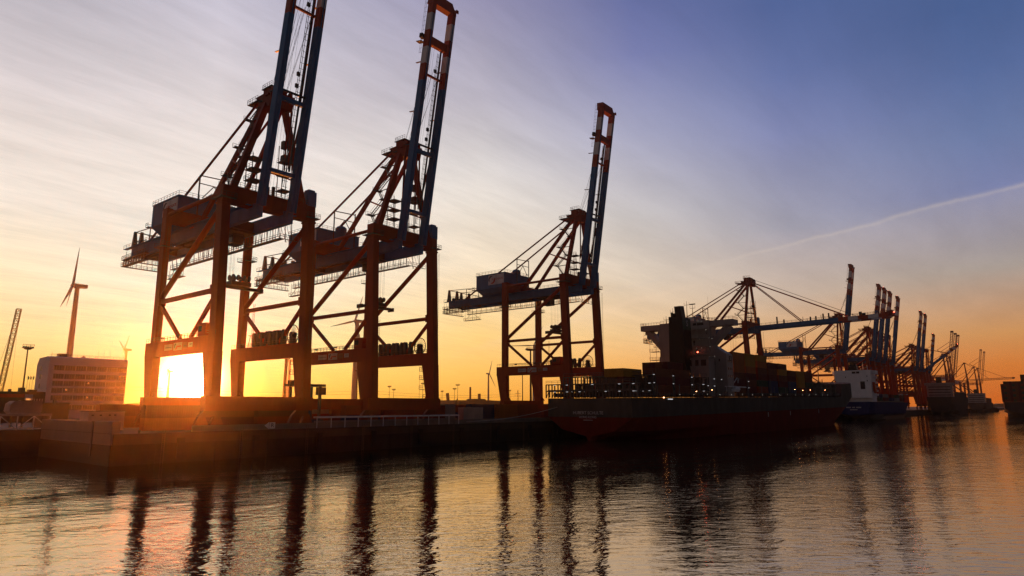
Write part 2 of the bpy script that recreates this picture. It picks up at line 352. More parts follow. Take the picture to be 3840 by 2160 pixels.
# ------------------------------------------------------------------ container cranes
HX = 11.335                       # half the leg spacing along the quay
def wy(z): return (z - 37) * .042          # waterside legs lean a little landward
HINGE = Vector((0, -2.6, 58.2))
def crane(angle, blen=73.4):
    root = thing('container_crane', '', 'crane')
    oz = -Q
    def P(name, mb, m, parent=root): return mb.build(name, m, parent)
    def part(name, m, fn, parent=root):
        b = MB(oz); fn(b); return b.build(name, m, parent)
    # --- legs
    for sx in (-1, 1):
        x = sx * HX
        def wl(b):
            z0, z1 = 23.3, 62.0
            b.hexa([(x - 1, wy(z0) - 1.4, z0), (x + 1, wy(z0) - 1.4, z0), (x + 1, wy(z0) + 1.4, z0), (x - 1, wy(z0) + 1.4, z0),
                    (x - 1, wy(z1) - 1.4, z1), (x + 1, wy(z1) - 1.4, z1), (x + 1, wy(z1) + 1.4, z1), (x - 1, wy(z1) + 1.4, z1)])
            y0, y1 = wy(23.3), wy(13.4)
            b.hexa([(x - 1.05, y1 - 1.45, 13.4), (x + 1.05, y1 - 1.45, 13.4), (x + 1.05, y1 + 1.9, 13.4), (x - 1.05, y1 + 1.9, 13.4),
                    (x - 1.05, y0 - 1.45, 23.29), (x + 1.05, y0 - 1.45, 23.29), (x + 1.05, y0 + 3.6, 23.29), (x - 1.05, y0 + 3.6, 23.29)])
            b.box((x - 1.18, wy(58) - 1.6, 57.6), (x + 1.18, wy(58) + 1.6, 58.0))
            b.box((x - 1.12, wy(37) + 1.4, 36.2), (x + 1.12, wy(37) + 1.9, 38.4))
            b.prism([(x - .5, y1 + 1.9, 13.4), (x - .5, y1 + 3.2, 13.4), (x - .5, y1 + 1.9, 15.0)], (1, 0, 0))
        part('leg', RED, wl)
        def ll(b):
            b.box((x - .75, 29.5, 23.3), (x + .75, 31.95, 62.0))
            b.hexa([(x - .9, 29.2, 13.4), (x + .9, 29.2, 13.4), (x + .9, 32.4, 13.4), (x - .9, 32.4, 13.4),
                    (x - .9, 29.3, 23.29), (x + .9, 29.3, 23.29), (x + .9, 34.4, 23.29), (x - .9, 34.4, 23.29)])
            b.box((x - .85, 28.9, 36.2), (x + .85, 29.5, 38.2))
            b.prism([(x - .5, 29.2, 13.4), (x - .5, 27.9, 13.4), (x - .5, 29.2, 15.0)], (1, 0, 0))
        part('leg', RED, ll)
        # platforms round the legs
        def plat(b, y=wy(59), z=58.7, hx=1.9, hy=2.4):
            b.box((x - hx, y - hy, z), (x + hx, y - 1.62, z + .2)); b.box((x - hx, y + 1.62, z), (x + hx, y + hy, z + .2))
            b.box((x + sx * 1.2, y - 1.62, z), (x + sx * hx, y + 1.62, z + .2))
            b.railing([(x - hx, y - hy, z + .2), (x + hx, y - hy, z + .2), (x + hx, y + hy, z + .2), (x - hx, y + hy, z + .2)], 1.1, .04, 1.2)
        part('leg_platform', RAIL, plat)
        part('leg_platform', RAIL, lambda b: plat(b, 30.7, 51.6, 1.7, 2.3))
        def lad(b):
            y = 28.95 if sx < 0 else -2.3
            for q in (-.25, .25): b.tube((x + q, y, 27.2), (x + q, y, 57), .035, None, 4, 0, False)
            for k in range(70): b.tube((x - .25, y, 27.5 + k * .42), (x + .25, y, 27.5 + k * .42), .02, None, 3, 0, False)
        part('ladder', RAIL, lad)
        # side beam between landside and waterside leg
        part('sill_beam', RED, lambda b: b.box((x - .85, -2.0, 23.3), (x + .85, 34.6, 26.9)))
        part('beam_railing', RAIL, lambda b: (b.railing([(x - .8, -1.8, 26.9), (x - .8, 34.4, 26.9)], 1.1, .04, 1.5), b.railing([(x + .8, 3, 26.9), (x + .8, 29, 26.9)], 1.1, .04, 1.5)))
        part('strut', RED, lambda b: b.beam((x, wy(37.2) + 1.2, 37.3), (x, 29.6, 37.3), .8, 1.0))
        part('brace', RED, lambda b: b.tube((x, 1.5, 57.2), (x, 29.9, 38.2), .68, None, 10))
        part('brace', RED, lambda b: b.beam((x, 29.0, 36.0), (x, 17.0, 27.0), .7, .85))
        part('brace', RED, lambda b: b.beam((x, 1.4, 36.0), (x, 11.8, 27.0), .7, .85))
        part('tie_beam', RED, lambda b: b.tube((x, 2.0, 60.4), (x, 29.6, 60.3), .52, None, 8))
        # gantry wheels
        for y in (0, 30.7):
            def bog(b):
                for k in (-1, 1):
                    cx = x + k * 1.7
                    b.prism([(cx - 1.5, y - .5, 7.2), (cx + 1.5, y - .5, 7.2), (cx + .7, y - .5, 9.0), (cx - .7, y - .5, 9.0)], (0, 1, 0))
                    for e in (-1.1, -.35, .35, 1.1): b.tube((cx + e, y - .3, 6.55), (cx + e, y + .3, 6.55), .42, None, 10)
                b.prism([(x - 2.6, y - .45, 8.9), (x + 2.6, y - .45, 8.9), (x + 1.1, y - .45, 10.4), (x - 1.1, y - .45, 10.4)], (0, .9, 0))
            part('wheel_bogie', mat('bogie_red', (.22, .045, .02), .6, rust=.5), bog)
    for y, hy in ((wy(11.5) + .1, 1.15), (30.7, 1.05)):
        part('base_beam', RED, lambda b: (b.box((-HX - 2.0, y - hy, 10.2), (HX + 2.0, y + hy, 13.4)), [b.box((-9 + k * 4.5, y - hy - .05, 10.4), (-8.8 + k * 4.5, y - hy, 13.2)) for k in range(5)]))
    part('portal_beam', RED, lambda b: b.box((-HX + 1.0, wy(60) - 1.2, 58.05), (HX - 1.0, wy(60) + 1.2, 62.2)))
    part('portal_beam', RED, lambda b: b.box((-HX + .75, 29.7, 58.3), (HX - .75, 31.7, 61.9)))
    part('beam_railing', RAIL, lambda b: (b.railing([(-HX, -.3, 62.2), (HX - 1, -.3, 62.2)], 1.1, .04, 1.5), b.railing([(-HX - .9, 2.2, 62.0), (HX - 1, 2.2, 62.2)], 1.1, .04, 1.5)))
    part('elevator_housing', BLUE, lambda b: (b.box((HX - 1.3, wy(62) - 1.3, 62.0), (HX + 1.25, wy(62) + 1.3, 66.0)), b.box((HX - 1.0, wy(62) - 1.0, 66.0), (HX + .9, wy(62) + 1.0, 66.5))))
    # --- trolley girder with rear end frames
    for sx in (-1, 1):
        def gd(b):
            b.box((sx * 4.05 - .75, -2.4, 55.6), (sx * 4.05 + .75, 70.5, 58.8))
            for k in range(14): b.box((sx * 4.05 - .8, 1 + k * 5, 55.7), (sx * 4.05 + .8, 1.2 + k * 5, 58.7))
            b.box((sx * 6.0 - .6, -1, 58.2), (sx * 6.0 + .6, 72, 58.35))
        part('trolley_girder', BLUE, gd)
        part('girder_railing', RAIL, lambda b: b.railing([(sx * 6.5, 6, 58.35), (sx * 6.5, 72, 58.35)], 1.1, .04, 2))
    def rear(b):
        b.box((-.5, 13.5, 56.2), (.5, 71.8, 57)); [b.box((-3.3, y - .5, 56), (3.3, y + .5, 58.4)) for y in (14, 28, 45, 58, 70)]; [b.box((sx * 4 - .5, 57.5, 58.81), (sx * 4 + .5, 71.5, 59.0)) for sx in (-1, 1)]; b.box((-4, 69.6, 58.5), (4, 70.4, 58.95))
        for y, h in ((71.0, 64.2), (66.0, 63.2)):
            for sx in (-1, 1):
                b.hexa([(sx * 4 - .6, y - .9, 58.8), (sx * 4 + .6, y - .9, 58.8), (sx * 4 + .6, y + .9, 58.8), (sx * 4 - .6, y + .9, 58.8),
                        (sx * 4 - .35, y - .35, h), (sx * 4 + .35, y - .35, h), (sx * 4 + .35, y + .35, h), (sx * 4 - .35, y + .35, h)])
        for sx in (-1, 1):
            for a, c in (((71, 64), (60, 63.6)), ((66, 63), (58, 60.5)), ((60, 63.6), (60, 58.8)), ((60, 63.6), (52, 63)), ((71, 61), (62, 60.2))):
                b.tube((sx * 4, a[0], a[1]), (sx * 4, c[0], c[1]), .15, None, 6)
        b.tube((-4, 71, 64), (4, 71, 64), .15); b.tube((-4, 60, 63.6), (4, 60, 63.6), .15)
    part('rear_frame', STEEL, rear)
    for k in range(4): part('rope_sheave', STEEL, lambda b: b.tube((-3 + k * 2, 69.5, 59.8), (-2 + k * 2, 69.5, 59.8), .8, None, 12))
    # hanging walkway with festoon cables
    wx = 7.5
    def walk(b):
        b.box((wx - .6, 6.5, 53.75), (wx + .6, 70, 53.95)); b.hexa([(wx - .6, 0, 51.9), (wx + .6, 0, 51.9), (wx + .6, 6.5, 53.75), (wx - .6, 6.5, 53.75), (wx - .6, 0, 52.1), (wx + .6, 0, 52.1), (wx + .6, 6.5, 53.95), (wx - .6, 6.5, 53.95)])
        for q in (-.6, .6): b.railing([(wx + q, 0, 52.1), (wx + q, 6.5, 53.95), (wx + q, 70, 53.95)], 1.1, .04, 2.2)
        for k in range(24): b.tube((wx, 2 + k * 2.95, 53.8 if k > 1 else 52.6), (wx - .4, 2 + k * 2.95, 58.2), .12, None, 4)
        for k in range(4): b.tube((wx, 2 + k * .8, 52.5), (wx, 3.5 + k * 1.6, 58), .06, None, 4)
        b.box((wx - .7, 62, 50.9), (wx + .9, 72, 51.05)); b.railing([(wx - .7, 62, 51.05), (wx - .7, 72, 51.05)], 1.1, .05, 1.5)
        for k in range(5): b.tube((wx, 62 + k * 2.4, 51), (wx, 62 + k * 2.4, 55.8), .07, None, 4)
        b.tube((wx, 62, 51), (wx, 66, 53.8), .07, None, 4); b.tube((wx, 72, 51), (wx, 68, 53.8), .07, None, 4)
        for k in range(18): b.tube((wx + .4, -.2 - k * .0, 52), (wx + .4, -.2, 52), .01, None, 3)
    part('walkway', RAIL, walk)
    def gal(b):
        for z in (52.9, 54.9):
            b.box((-6.6, 55.5, z), (-5.4, 72.6, z + .18)); b.railing([(-6.6, 55.5, z + .18), (-6.6, 72.6, z + .18)], 1.1, .045, 1.1)
        b.box((-6.6, 71.5, 54.9), (6.6, 72.6, 55.08)); b.box((-6.6, 71.5, 52.9), (6.6, 72.6, 53.08))
        b.railing([(-6.6, 72.6, 55.08), (6.6, 72.6, 55.08)], 1.1, .045, 1.1); b.railing([(-6.6, 72.6, 53.08), (6.6, 72.6, 53.08)], 1.1, .045, 1.1)
        for k in range(18):
            y = 56 + k * .96; b.tube((-6.0, y, 52.95), (-5.6, y, 56.0), .07, None, 4)
            if k % 2: b.beam((-6.0, y, 53.1), (-5.9, y, 55.5), .28, .3)
        for k in range(8): b.tube((-5.6 + k * 1.6, 72.2, 53), (-5.2 + k * 1.5, 73, 58), .07, None, 4)
    part('rear_gallery', RAIL, gal)
    def fest(b):
        for k in range(34):
            y = 9 + k * 1.35 + random.uniform(-.2, .2); d = random.uniform(2.2, 3.6)
            b.tube((wx + 1.0, y, 57.5), (wx + 1.0, y + .15, 57.5 - d), .08, None, 4)
    part('festoon_cable', CABLE, fest)
    # --- machinery house
    mh = part('machinery_house', BLUE, lambda b: (b.box((-7.4, 34.3, 61.4), (9.0, 50.8, 67.6)), b.box((-7.6, 34.1, 67.6), (9.2, 51.0, 67.8)),
              b.hexa([(-5.6, 36, 58.8), (5.6, 36, 58.8), (5.6, 48.5, 58.8), (-5.6, 48.5, 58.8), (-7.4, 34.3, 61.39), (9, 34.3, 61.39), (9, 50.8, 61.39), (-7.4, 50.8, 61.39)])))
    part('roof_railing', RAIL, lambda b: b.railing([(-7.5, 34.3, 67.8), (-7.5, 50.9, 67.8), (9.1, 50.9, 67.8), (9.1, 34.3, 67.8), (-7.5, 34.3, 67.8)], 1.2, .045, 1.8), mh)
    part('roof_vent', BLUE, lambda b: (b.tube((3.2, 36.6, 67.8), (3.2, 36.6, 69.9), 1.9, 1.9, 12), b.tube((3.2, 36.6, 69.9), (3.2, 36.6, 70.5), 1.9, 1.3, 12)), mh)
    part('house_platform', RAIL, lambda b: (b.box((-8.2, 50.8, 61.4), (9, 52.6, 61.55)), b.railing([(-8.2, 51, 61.55), (-8.2, 52.6, 61.55), (9, 52.6, 61.55)], 1.1, .045, 1.6)), mh)
    sg = part('company_sign', WHITE, lambda b: b.box((-7.52, 34.8, 62.9), (-7.405, 43.6, 67.2)), mh)
    def ring(b, c, r0, r1, a0, a1, x, mi):
        n = 14
        for i in range(n):
            t0, t1 = a0 + (a1 - a0) * i / n, a0 + (a1 - a0) * (i + 1) / n
            w0 = (r1 - r0) * math.sin(math.pi * i / n) * .5 + .08; w1 = (r1 - r0) * math.sin(math.pi * (i + 1) / n) * .5 + .08; rm = (r0 + r1) / 2
            pts = [(x, c[0] - math.cos(t) * r, c[1] + math.sin(t) * r) for t, r in ((t0, rm - w0), (t1, rm - w1), (t1, rm + w1), (t0, rm + w0))]
            b.prism(pts, (.03, 0, 0), mi)
    GREY = mat('logo_grey', (.12, .13, .15)); LRED = mat('logo_red', (.5, .06, .03))
    part('logo', [GREY, LRED], lambda b: (ring(b, (41.6, 65.1), 1.2, 1.9, R(80), R(215), -7.56, 0), ring(b, (41.6, 65.1), 1.2, 1.9, R(250), R(385), -7.56, 1)), sg)
    text('lettering', 'EUROGATE', 1.15, LRED, sg, (-7.54, 38.4, 65.2 - Q), FACE_MX, .02, 1.05)
    # --- A-frame mast and stays
    AP = 86.0
    def apex(b):
        b.hexa([(-3.0, -2.0, 84.4), (3.0, -2.0, 84.4), (3.0, 3.6, 85.6), (-3.0, 3.6, 85.6), (-3.2, -2.6, 88.2), (3.2, -2.6, 88.2), (3.2, 5.0, 88.2), (-3.2, 5.0, 88.2)])
        b.box((-2.2, .2, 88.2), (2.2, 3.2, 90.2)); b.box((-3.6, -1.5, 87.1), (3.6, 0, 87.9))
        for k in (-2.4, -.8, .8, 2.4): b.tube((k - .25, -1.5, 88.6), (k + .25, -1.5, 88.6), .95, None, 14)
    mast = part('mast', RED, lambda b: (apex(b), [b.beam((sx * 9.4, wy(61), 61.8), (sx * 2.5, .6, 85.5), 1.15, 1.5, 0, (0, 1, 0)) for sx in (-1, 1)]))
    part('mast_platform', RAIL, lambda b: (b.box((-3.6, 3.2, 86.9), (3.6, 8.2, 87.1)), b.railing([(-3.6, 3.2, 87.1), (-3.6, 8.2, 87.1), (3.6, 8.2, 87.1), (3.6, 3.2, 87.1)], 1.2, .045, 1.2), b.railing([(-2.4, -1, 90.2), (-2.4, 3.4, 90.2), (2.4, 3.4, 90.2)], 1.2, .045, 1.1), b.box((-2.6, -1, 90.1), (2.6, 3.6, 90.22))), mast)
    for sx in (-1, 1):
        part('backstay', RED, lambda b: b.beam((sx * 2.4, 2.2, 86.3), (sx * 4.05, 27.6, 59.2), .8, 1.25))
        part('tie_rod', RED, lambda b: b.tube((sx * 2.6, 4.2, 87.2), (sx * 4.05, 61, 58.8), .33, None, 7))
        part('mast_brace', RED, lambda b: b.tube((sx * 7.7, .9, 67.8), (sx * 3.5, 14.2, 73.6), .25, None, 6))
    part('tie_trestle', RAIL, lambda b: (b.tube((-4.05, 30.3, 59), (-4.05, 30.3, 73.2), .2, None, 6), b.tube((4.05, 30.3, 59), (4.05, 30.3, 74), .2, None, 6), b.tube((-4.05, 30.3, 73.2), (4.05, 30.3, 73.6), .16, None, 6), b.tube((-4.05, 30.3, 71), (4.05, 30.3, 71), .13, None, 6), b.tube((0, 30.3, 71), (-3, 30.3, 67), .14, None, 5), b.tube((0, 30.3, 71), (3, 30.3, 67), .14, None, 5)))
    def stair(b):          # zigzag stair up the landward side of the near mast leg
        n = 6
        for k in range(n):
            z0 = 62.4 + k * 4.0; z1 = z0 + 4.0
            f = lambda z: -9.4 + (z - 61.8) / 23.7 * 6.9
            ya, yb = (2.6, 6.2) if k % 2 == 0 else (6.2, 2.6)
            x0, x1 = f(z0), f(z1)
            for q in (-.4, .4):
                b.beam((x0 + q, ya, z0), (x1 + q, yb, z1), .08, .25); b.tube((x0 + q, ya, z0 + 1.1), (x1 + q, yb, z1 + 1.1), .04, None, 4)
            for j in range(1, 9): b.box((x0 + (x1 - x0) * j / 9 - .4, ya + (yb - ya) * j / 9 - .12, z0 + 4 * j / 9), (x0 + (x1 - x0) * j / 9 + .4, ya + (yb - ya) * j / 9 + .12, z0 + 4 * j / 9 + .05))
            yp = yb + (.9 if yb > 4 else -.9)
            b.box((x1 - 1.3, min(yb, yp) - .3, z1 - .08), (x1 + 1.3, max(yb, yp) + .3, z1 + .08))
            b.railing([(x1 - 1.3, yp + (.3 if yp > yb else -.3), z1 + .08), (x1 + 1.3, yp + (.3 if yp > yb else -.3), z1 + .08)], 1.1, .04, .9)
            b.beam((f(z1), .9, z1 - .2), (x1, yb, z1 - .2), .15, .25)
    part('stair_tower', RAIL, stair)
    def hinge_tower(b):
        for (x, y) in ((-1.4, -1.6), (1.4, -1.6), (-1.4, 1.2), (1.4, 1.2)): b.tube((x - 4.9, y, 62.2), (x - 4.9, y, 71), .12, None, 5)
        for z in (64.5, 67.2, 70):
            b.box((-6.6, -2.0, z), (-3.3, 1.6, z + .15)); b.railing([(-6.6, -2, z + .15), (-6.6, 1.6, z + .15), (-3.3, 1.6, z + .15)], 1.1, .04, 1.1)
        for z in (64, 68, 71.5): b.box((1.8, -1.4, z), (4.6, 1.6, z + .15)); b.railing([(1.8, 1.6, z + .15), (4.6, 1.6, z + .15)], 1.1, .04, 1)
        for (x, y) in ((2, -1), (4.4, -1), (2, 1.2), (4.4, 1.2)): b.tube((x, y, 62.2), (x, y, 76), .11, None, 5)
        b.box((2.3, -.8, 72), (3.9, .9, 73.4)); b.box((2.0, -.6, 75), (3.2, .6, 77))
        b.box((-1, .6, 62.2), (-.2, 1.4, 64.4)); b.box((.6, .6, 62.2), (1.2, 1.2, 64.8))
    part('service_platform', RAIL, hinge_tower)
    # --- boom
    a = R(angle); ca, sa = math.cos(a), math.sin(a)
    def B(s, n, x): return (x, HINGE.y - ca * s + sa * n, HINGE.z + sa * s + ca * n)
    bands = [(0, 47.5, 0), (47.5, 52.6, 1), (52.6, 57.7, 2), (57.7, 62.8, 1), (62.8, 68.0, 2), (68.0, 72.6, 1)]
    kf = blen / 73.4
    boom = None
    for sx in (-1, 1):
        def bg_(b):
            x = sx * 4.05
            for s0, s1, mi in bands:
                s0, s1 = s0 * kf, s1 * kf
                n0 = -1.15 if s0 > 0 else -1.15
                b.hexa([B(s0, n0, x - .72), B(s0, n0, x + .72), B(s0, 1.05, x + .72), B(s0, 1.05, x - .72), B(s1, n0, x - .72), B(s1, n0, x + .72), B(s1, 1.05, x + .72), B(s1, 1.05, x - .72)], mi)
            b.beam(B(0, -1.25, x), B(68 * kf, -1.25, x), .25, .16, 0, (1, 0, 0))
        o = part('boom_girder', [BLUE, BANDR, WHITE], bg_)
    def xb(s, n0, n1, h, m, half=3.4):
        part('boom_crossbeam', m, lambda b: b.hexa([B(s - h, n0, -half), B(s - h, n0, half), B(s - h, n1, half), B(s - h, n1, -half), B(s + h, n0, -half), B(s + h, n0, half), B(s + h, n1, half), B(s + h, n1, -half)]))
    xb(60.2 * kf, -.5, 1.0, 1.2, BANDR); xb(50 * kf, -.1, .5, .3, BANDR); xb(27 * kf, -.4, .8, .5, BLUE); xb(29 * kf, -.1, .3, .25, STEEL); xb(9, -.5, .6, .5, BLUE)
    part('boom_tip', BANDR, lambda b: (b.hexa([B(71 * kf, -1.2, -4.9), B(71 * kf, -1.2, 4.9), B(71 * kf, 1.4, 4.9), B(71 * kf, 1.4, -4.9), B(74.6 * kf, -.2, -3.6), B(74.6 * kf, -.2, 3.6), B(74.6 * kf, 2.6, 3.6), B(74.6 * kf, 2.6, -3.6)]),
          b.box(B(72 * kf, -1, 4.7), tuple(Vector(B(73 * kf, -1, 5.6)) + Vector((0, -.1, .1))))))
    part('boom_walkway', RAIL, lambda b: ([b.railing([B(20, 1.2, -5.2), B(73 * kf, 1.2, -5.2)], -.9, .045, 2.6)] if False else [b.tube(B(56 * kf, 1.1 + q, -4.9), B(74 * kf, 1.3 + q, -4.9), .045, None, 4) for q in (.4, 1.0)] + [b.tube(B(56 * kf + k * 1.4, 1.05, -4.9), B(56 * kf + k * 1.4, 2.2, -4.9), .04, None, 4) for k in range(13)]
          + [b.beam(B(s * kf, 0, sx * 4.2), B(s * kf, 3.6, sx * 4.2), .5, .16) for s in (28.5, 38.5, 53.5) for sx in (-1, 1)]
          + [b.beam(B(59.3 * kf, 1, -4.9), B(59.3 * kf, 3.0, -5.2), 1.6, .2), b.beam(B(61 * kf, 1, -4.9), B(61 * kf, 2.0, -5.2), 1.5, 1.3)]))
    def tray(b):
        x = 1.9
        b.beam(B(10, .9, x + .5), B(60 * kf, .9, x + .5), .35, .45, 0, (1, 0, 0))
        for q in (-.5, -.05): b.tube(B(6, .7, x + q - .4), B(58 * kf, .7, x + q - .4), .08, None, 4)
        k = 0
        while 6 + k * 1.5 < 58 * kf: b.tube(B(6 + k * 1.5, .7, x - 1.0), B(6 + k * 1.5, .7, x + .4), .06, None, 4); k += 1
        for s in (12, 31, 34, 52): b.box(B(s, .4, x - 1.3), tuple(Vector(B(s, .4, x - .5)) + Vector((0, .5, 1.0))))
    part('cable_tray', STEEL, tray)
    if angle > 60:
        for sx in (-1, 1):      # folded forestay links
            part('forestay', RED, lambda b: (b.tube((sx * 2.9, -1.8, 85.0), B(11, 2.6, sx * 3.2), .26, None, 6), b.tube(B(11, 2.6, sx * 3.2), B(24.5, 1.3, sx * 3.9), .26, None, 6),
                 b.tube((sx * 2.2, -1.4, 85.0), B(10.5, 3.2, sx * 2.4), .2, None, 6), b.beam(B(28, 1.5, sx * 3.0), B(57 * kf, 1.5, sx * 3.0), .4, .5, 0, (1, 0, 0))))
        part('hoist_rope', CABLE, lambda b: [b.tube((x, -1.2 + .25 * i, 89.4), B((49.5 + 2.2 * (i % 3)) * kf, 1.3, x * 1.2), .045, None, 4, 0, False) for i, x in enumerate((-2.4, -2.0, -.8, -.4, .4, .8, 2.0, 2.4))]
             + [b.tube(B(2, .5, x), B(60 * kf, .6, x), .03, None, 3, 0, False) for x in (-2.2, -1.4, -.6)])
    elif angle < 20:
        for sx in (-1, 1):
            part('forestay', RED, lambda b: (b.tube((sx * 2.9, -2.2, 86.6), B(53 * kf, 1.2, sx * 3.9), .33, None, 7), b.tube((sx * 2.6, -2.2, 85.8), B(27 * kf, 1.2, sx * 3.9), .26, None, 7)))
        part('hoist_rope', CABLE, lambda b: [b.tube((x, -2.2, 88.8), B(56 * kf, 1.6, x * 1.3), .07, None, 4, 0, False) for x in (-2.4, -.8, .8, 2.4)])
        part('boom_railing', RAIL, lambda b: (b.railing([B(2, 1.05, -5), B(73 * kf, 1.05, -5)], 1.1, .05, 2.5), [b.box(B(s, 1, -4.6), tuple(Vector(B(s, 1, -3.9)) + Vector((0, .7, 2.2 + (s % 3))))) for s in (14, 18, 33, 36, 40, 43)]))
    else:
        for sx in (-1, 1): part('forestay', RED, lambda b: b.tube((sx * 2.9, -2.2, 86.6), B(50 * kf, 1.2, sx * 3.9), .33, None, 7))
    part('beacon_lamp', LAMPR, lambda b: b.ball(B(74.9 * kf, 1.6, 0), .28))
    # --- trolley, cab, spreader
    cab = part('operator_cab', STEEL, lambda b: (b.box((-1.4, 14.6, 52.2), (1.4, 18.4, 55.0)), b.box((-3.2, 12.5, 55.0), (3.2, 20.5, 55.5))))
    part('cab_window', GLASS, lambda b: (b.box((-1.45, 14.9, 52.6), (-1.401, 18.1, 54.4)), b.box((-1.2, 14.55, 52.5), (1.2, 14.599, 54.5))), cab)
    sp = part('spreader', STEEL, lambda b: (b.box((-6.1, 12.2, 40.2), (6.1, 13.4, 40.9)), b.box((-2.6, 11.4, 41.0), (2.6, 14.2, 42.0)), [b.box((k * 5.9 - .25, 11.6, 39.8), (k * 5.9 + .25, 14, 40.9)) for k in (-1, 1)],
        [b.tube((x, 11.8 + q, 43.0), (x + .25, 11.8 + q, 43.0), .75, None, 12) for x in (-2.2, -.9, .7, 2) for q in (0, 1.9)], [b.box((x, 12.2, 42), (x + .5, 13.4, 43)) for x in (-2.2, 1.7)]))
    part('spreader_rope', CABLE, lambda b: [b.tube((x, y, 43.2), (x, y, 55.2), .03, None, 3, 0, False) for x in (-2.1, 2.1) for y in (11.8, 12.4, 13.4, 13.9)], sp)
    # --- things standing on the side beams
    hut = part('control_hut', RED, lambda b: (b.box((-HX - 1.1, 2.4, 26.95), (-HX + 1.0, 6.2, 29.6)), b.box((-HX - 1.2, 2.2, 29.6), (-HX + 1.1, 6.4, 29.8))))
    part('window', GLASS, lambda b: b.box((-HX - 1.14, 4.2, 27.9), (-HX - 1.101, 5.8, 29.2)), hut)
    for k in range(8):
        y = 23.5 - k * 2.0; ln = (-1) ** k * .25 + random.uniform(-.1, .1)
        def cbn(b):
            b.prism([(HX - .55, y - .55, 27.0), (HX - .55, y + .55, 27.0), (HX - .55, y + .5 + ln, 30.2), (HX - .55, y + .2 + ln, 30.8), (HX - .55, y - .3 + ln, 30.8), (HX - .55, y - .55 + ln, 30.2)], (1.1, 0, 0))
        part('drive_cabinet', STEEL, cbn)
    part('cabinet_frame', RAIL, lambda b: (b.tube((HX, 27, 30.3), (HX, 8, 29.9), .12, None, 5), [b.tube((HX, 27 - k * 2.7, 26.9), (HX, 26 - k * 2.7, 30.2), .1, None, 5) for k in range(8)], [b.tube((HX, 25.4, 26.9), (HX, 25.4, 39), .06, None, 4), b.tube((HX, 24.6, 26.9), (HX, 24.6, 39), .06, None, 4)], [b.tube((HX, 24.6, 27 + k * .6), (HX, 25.4, 27 + k * .6), .04, None, 3) for k in range(20)]))
    def reel(b):
        c = (HX + .2, 5.4, 29.2)
        for i in range(20):
            t0, t1 = 2 * math.pi * i / 20, 2 * math.pi * (i + 1) / 20
            p0 = (c[0], c[1] + math.cos(t0) * 2.5, c[2] + math.sin(t0) * 2.5); p1 = (c[0], c[1] + math.cos(t1) * 2.5, c[2] + math.sin(t1) * 2.5)
            b.tube(p0, p1, .12, None, 5); b.tube(c, p0, .06, None, 4)
        b.tube((c[0] - .7, c[1], c[2]), (c[0] + .7, c[1], c[2]), .7, None, 12); b.box((c[0] - .4, c[1] - 1, 26.9), (c[0] + .4, c[1] + 1, 28.6))
    part('cable_reel', STEEL, reel)
    PANEL = mat('sign_panel', (.42, .42, .42), .6)
    for y0, y1, z0, z1 in ((23.2, 19.0, 24.5, 25.9), (18.3, 13.9, 24.3, 26.1), (13.4, 11.2, 24.5, 26.0), (10.7, 8.6, 24.7, 25.8)):
        s_ = part('sign_panel', PANEL if y0 != 13.4 else mat('sign_orange', (.3, .12, .06)), lambda b: b.box((-HX - .93, y1, z0), (-HX - .853, y0, z1)))
        if y0 == 18.3: part('logo', [GREY, LRED], lambda b: (ring(b, (17.0, 25.2), .45, .75, R(80), R(215), -HX - .97, 0), ring(b, (17.0, 25.2), .45, .75, R(250), R(385), -HX - .97, 1), [b.box((-HX - .96, 14.3 + .24 * k, 25.0), (-HX - .931, 14.45 + .24 * k, 25.35), 1) for k in range(8)]), s_)
        else: part('lettering', GREY, lambda b: [b.box((-HX - .96, y1 + .3 + .4 * k, z0 + .55), (-HX - .931, y1 + .55 + .4 * k, z0 + .75)) for k in range(int((y0 - y1 - .5) / .4))], s_)
    for (x, y, z) in ((-HX - 1.0, 14.5, 27.6), (-HX - 1, 24, 27.4)):
        part('floodlight', STEEL, lambda b: (b.box((x - .5, y - .4, z), (x + .1, y + .5, z + .35)), b.tube((x, y, 26.5), (x, y, z), .05, None, 4)))
    part('access_stair', RAIL, lambda b: (b.railing([(HX + 1.6, wy(14) + 1.2, 13.5), (HX + 1.6, 5, 13.5)], 1.1, .05, 1.2), [b.box((HX - .8, 2.5, z), (HX + .8, 4.3, z + .12)) for z in (16, 19, 21.5)], [b.railing([(HX - .8, 4.3, z + .1), (HX + .8, 4.3, z + .1)], 1.1, .05, .8) for z in (16, 19, 21.5)], [b.tube((HX - .7, 4.2, 13.4), (HX - .7, 4.2, 23), .05, None, 4), b.tube((HX + .7, 4.2, 13.4), (HX + .7, 4.2, 23), .05, None, 4)]))
    return root

CRG = 'container cranes along the quay'
near_label = 'red container crane nearest the sun, raised boom cut off by the picture top'
c1 = crane(81.2); c1.location = (71.16 + HX, 0, Q); tag(c1, near_label, 'crane', CRG)
specs = [(126.1, 'red container crane second from the left, raised boom just reaching the top of the picture'),
         (219.2, 'red container crane standing alone behind the stern of the grey container ship'),
         (621.5, 'container crane with raised boom behind the lowered blue boom tip'),
         (730.7, 'first of four close raised booms behind the white superstructure of the blue ship'),
         (756.4, 'second of four close raised booms behind the white superstructure of the blue ship'),
         (783.7, 'third of four close raised booms behind the white superstructure of the blue ship'),
         (826.7, 'last and lowest of four close raised booms behind the blue ship'),
         (977.1, 'left one of a pair of distant raised banded booms right of the blue ship bow'),
         (1011.1, 'right one of a pair of distant raised banded booms right of the blue ship bow')]
for i, (u, lab) in enumerate(specs):
    c = copy_tree(c1); c.location = (u, 0, Q); c['label'] = lab
    if i >= 2 and u > 700: c.scale = (1, 1, .985)
c4 = crane(1.5); c4.location = (409.2, 0, Q); tag(c4, 'red container crane with its long blue boom lowered over the grey container ship', 'crane', CRG)
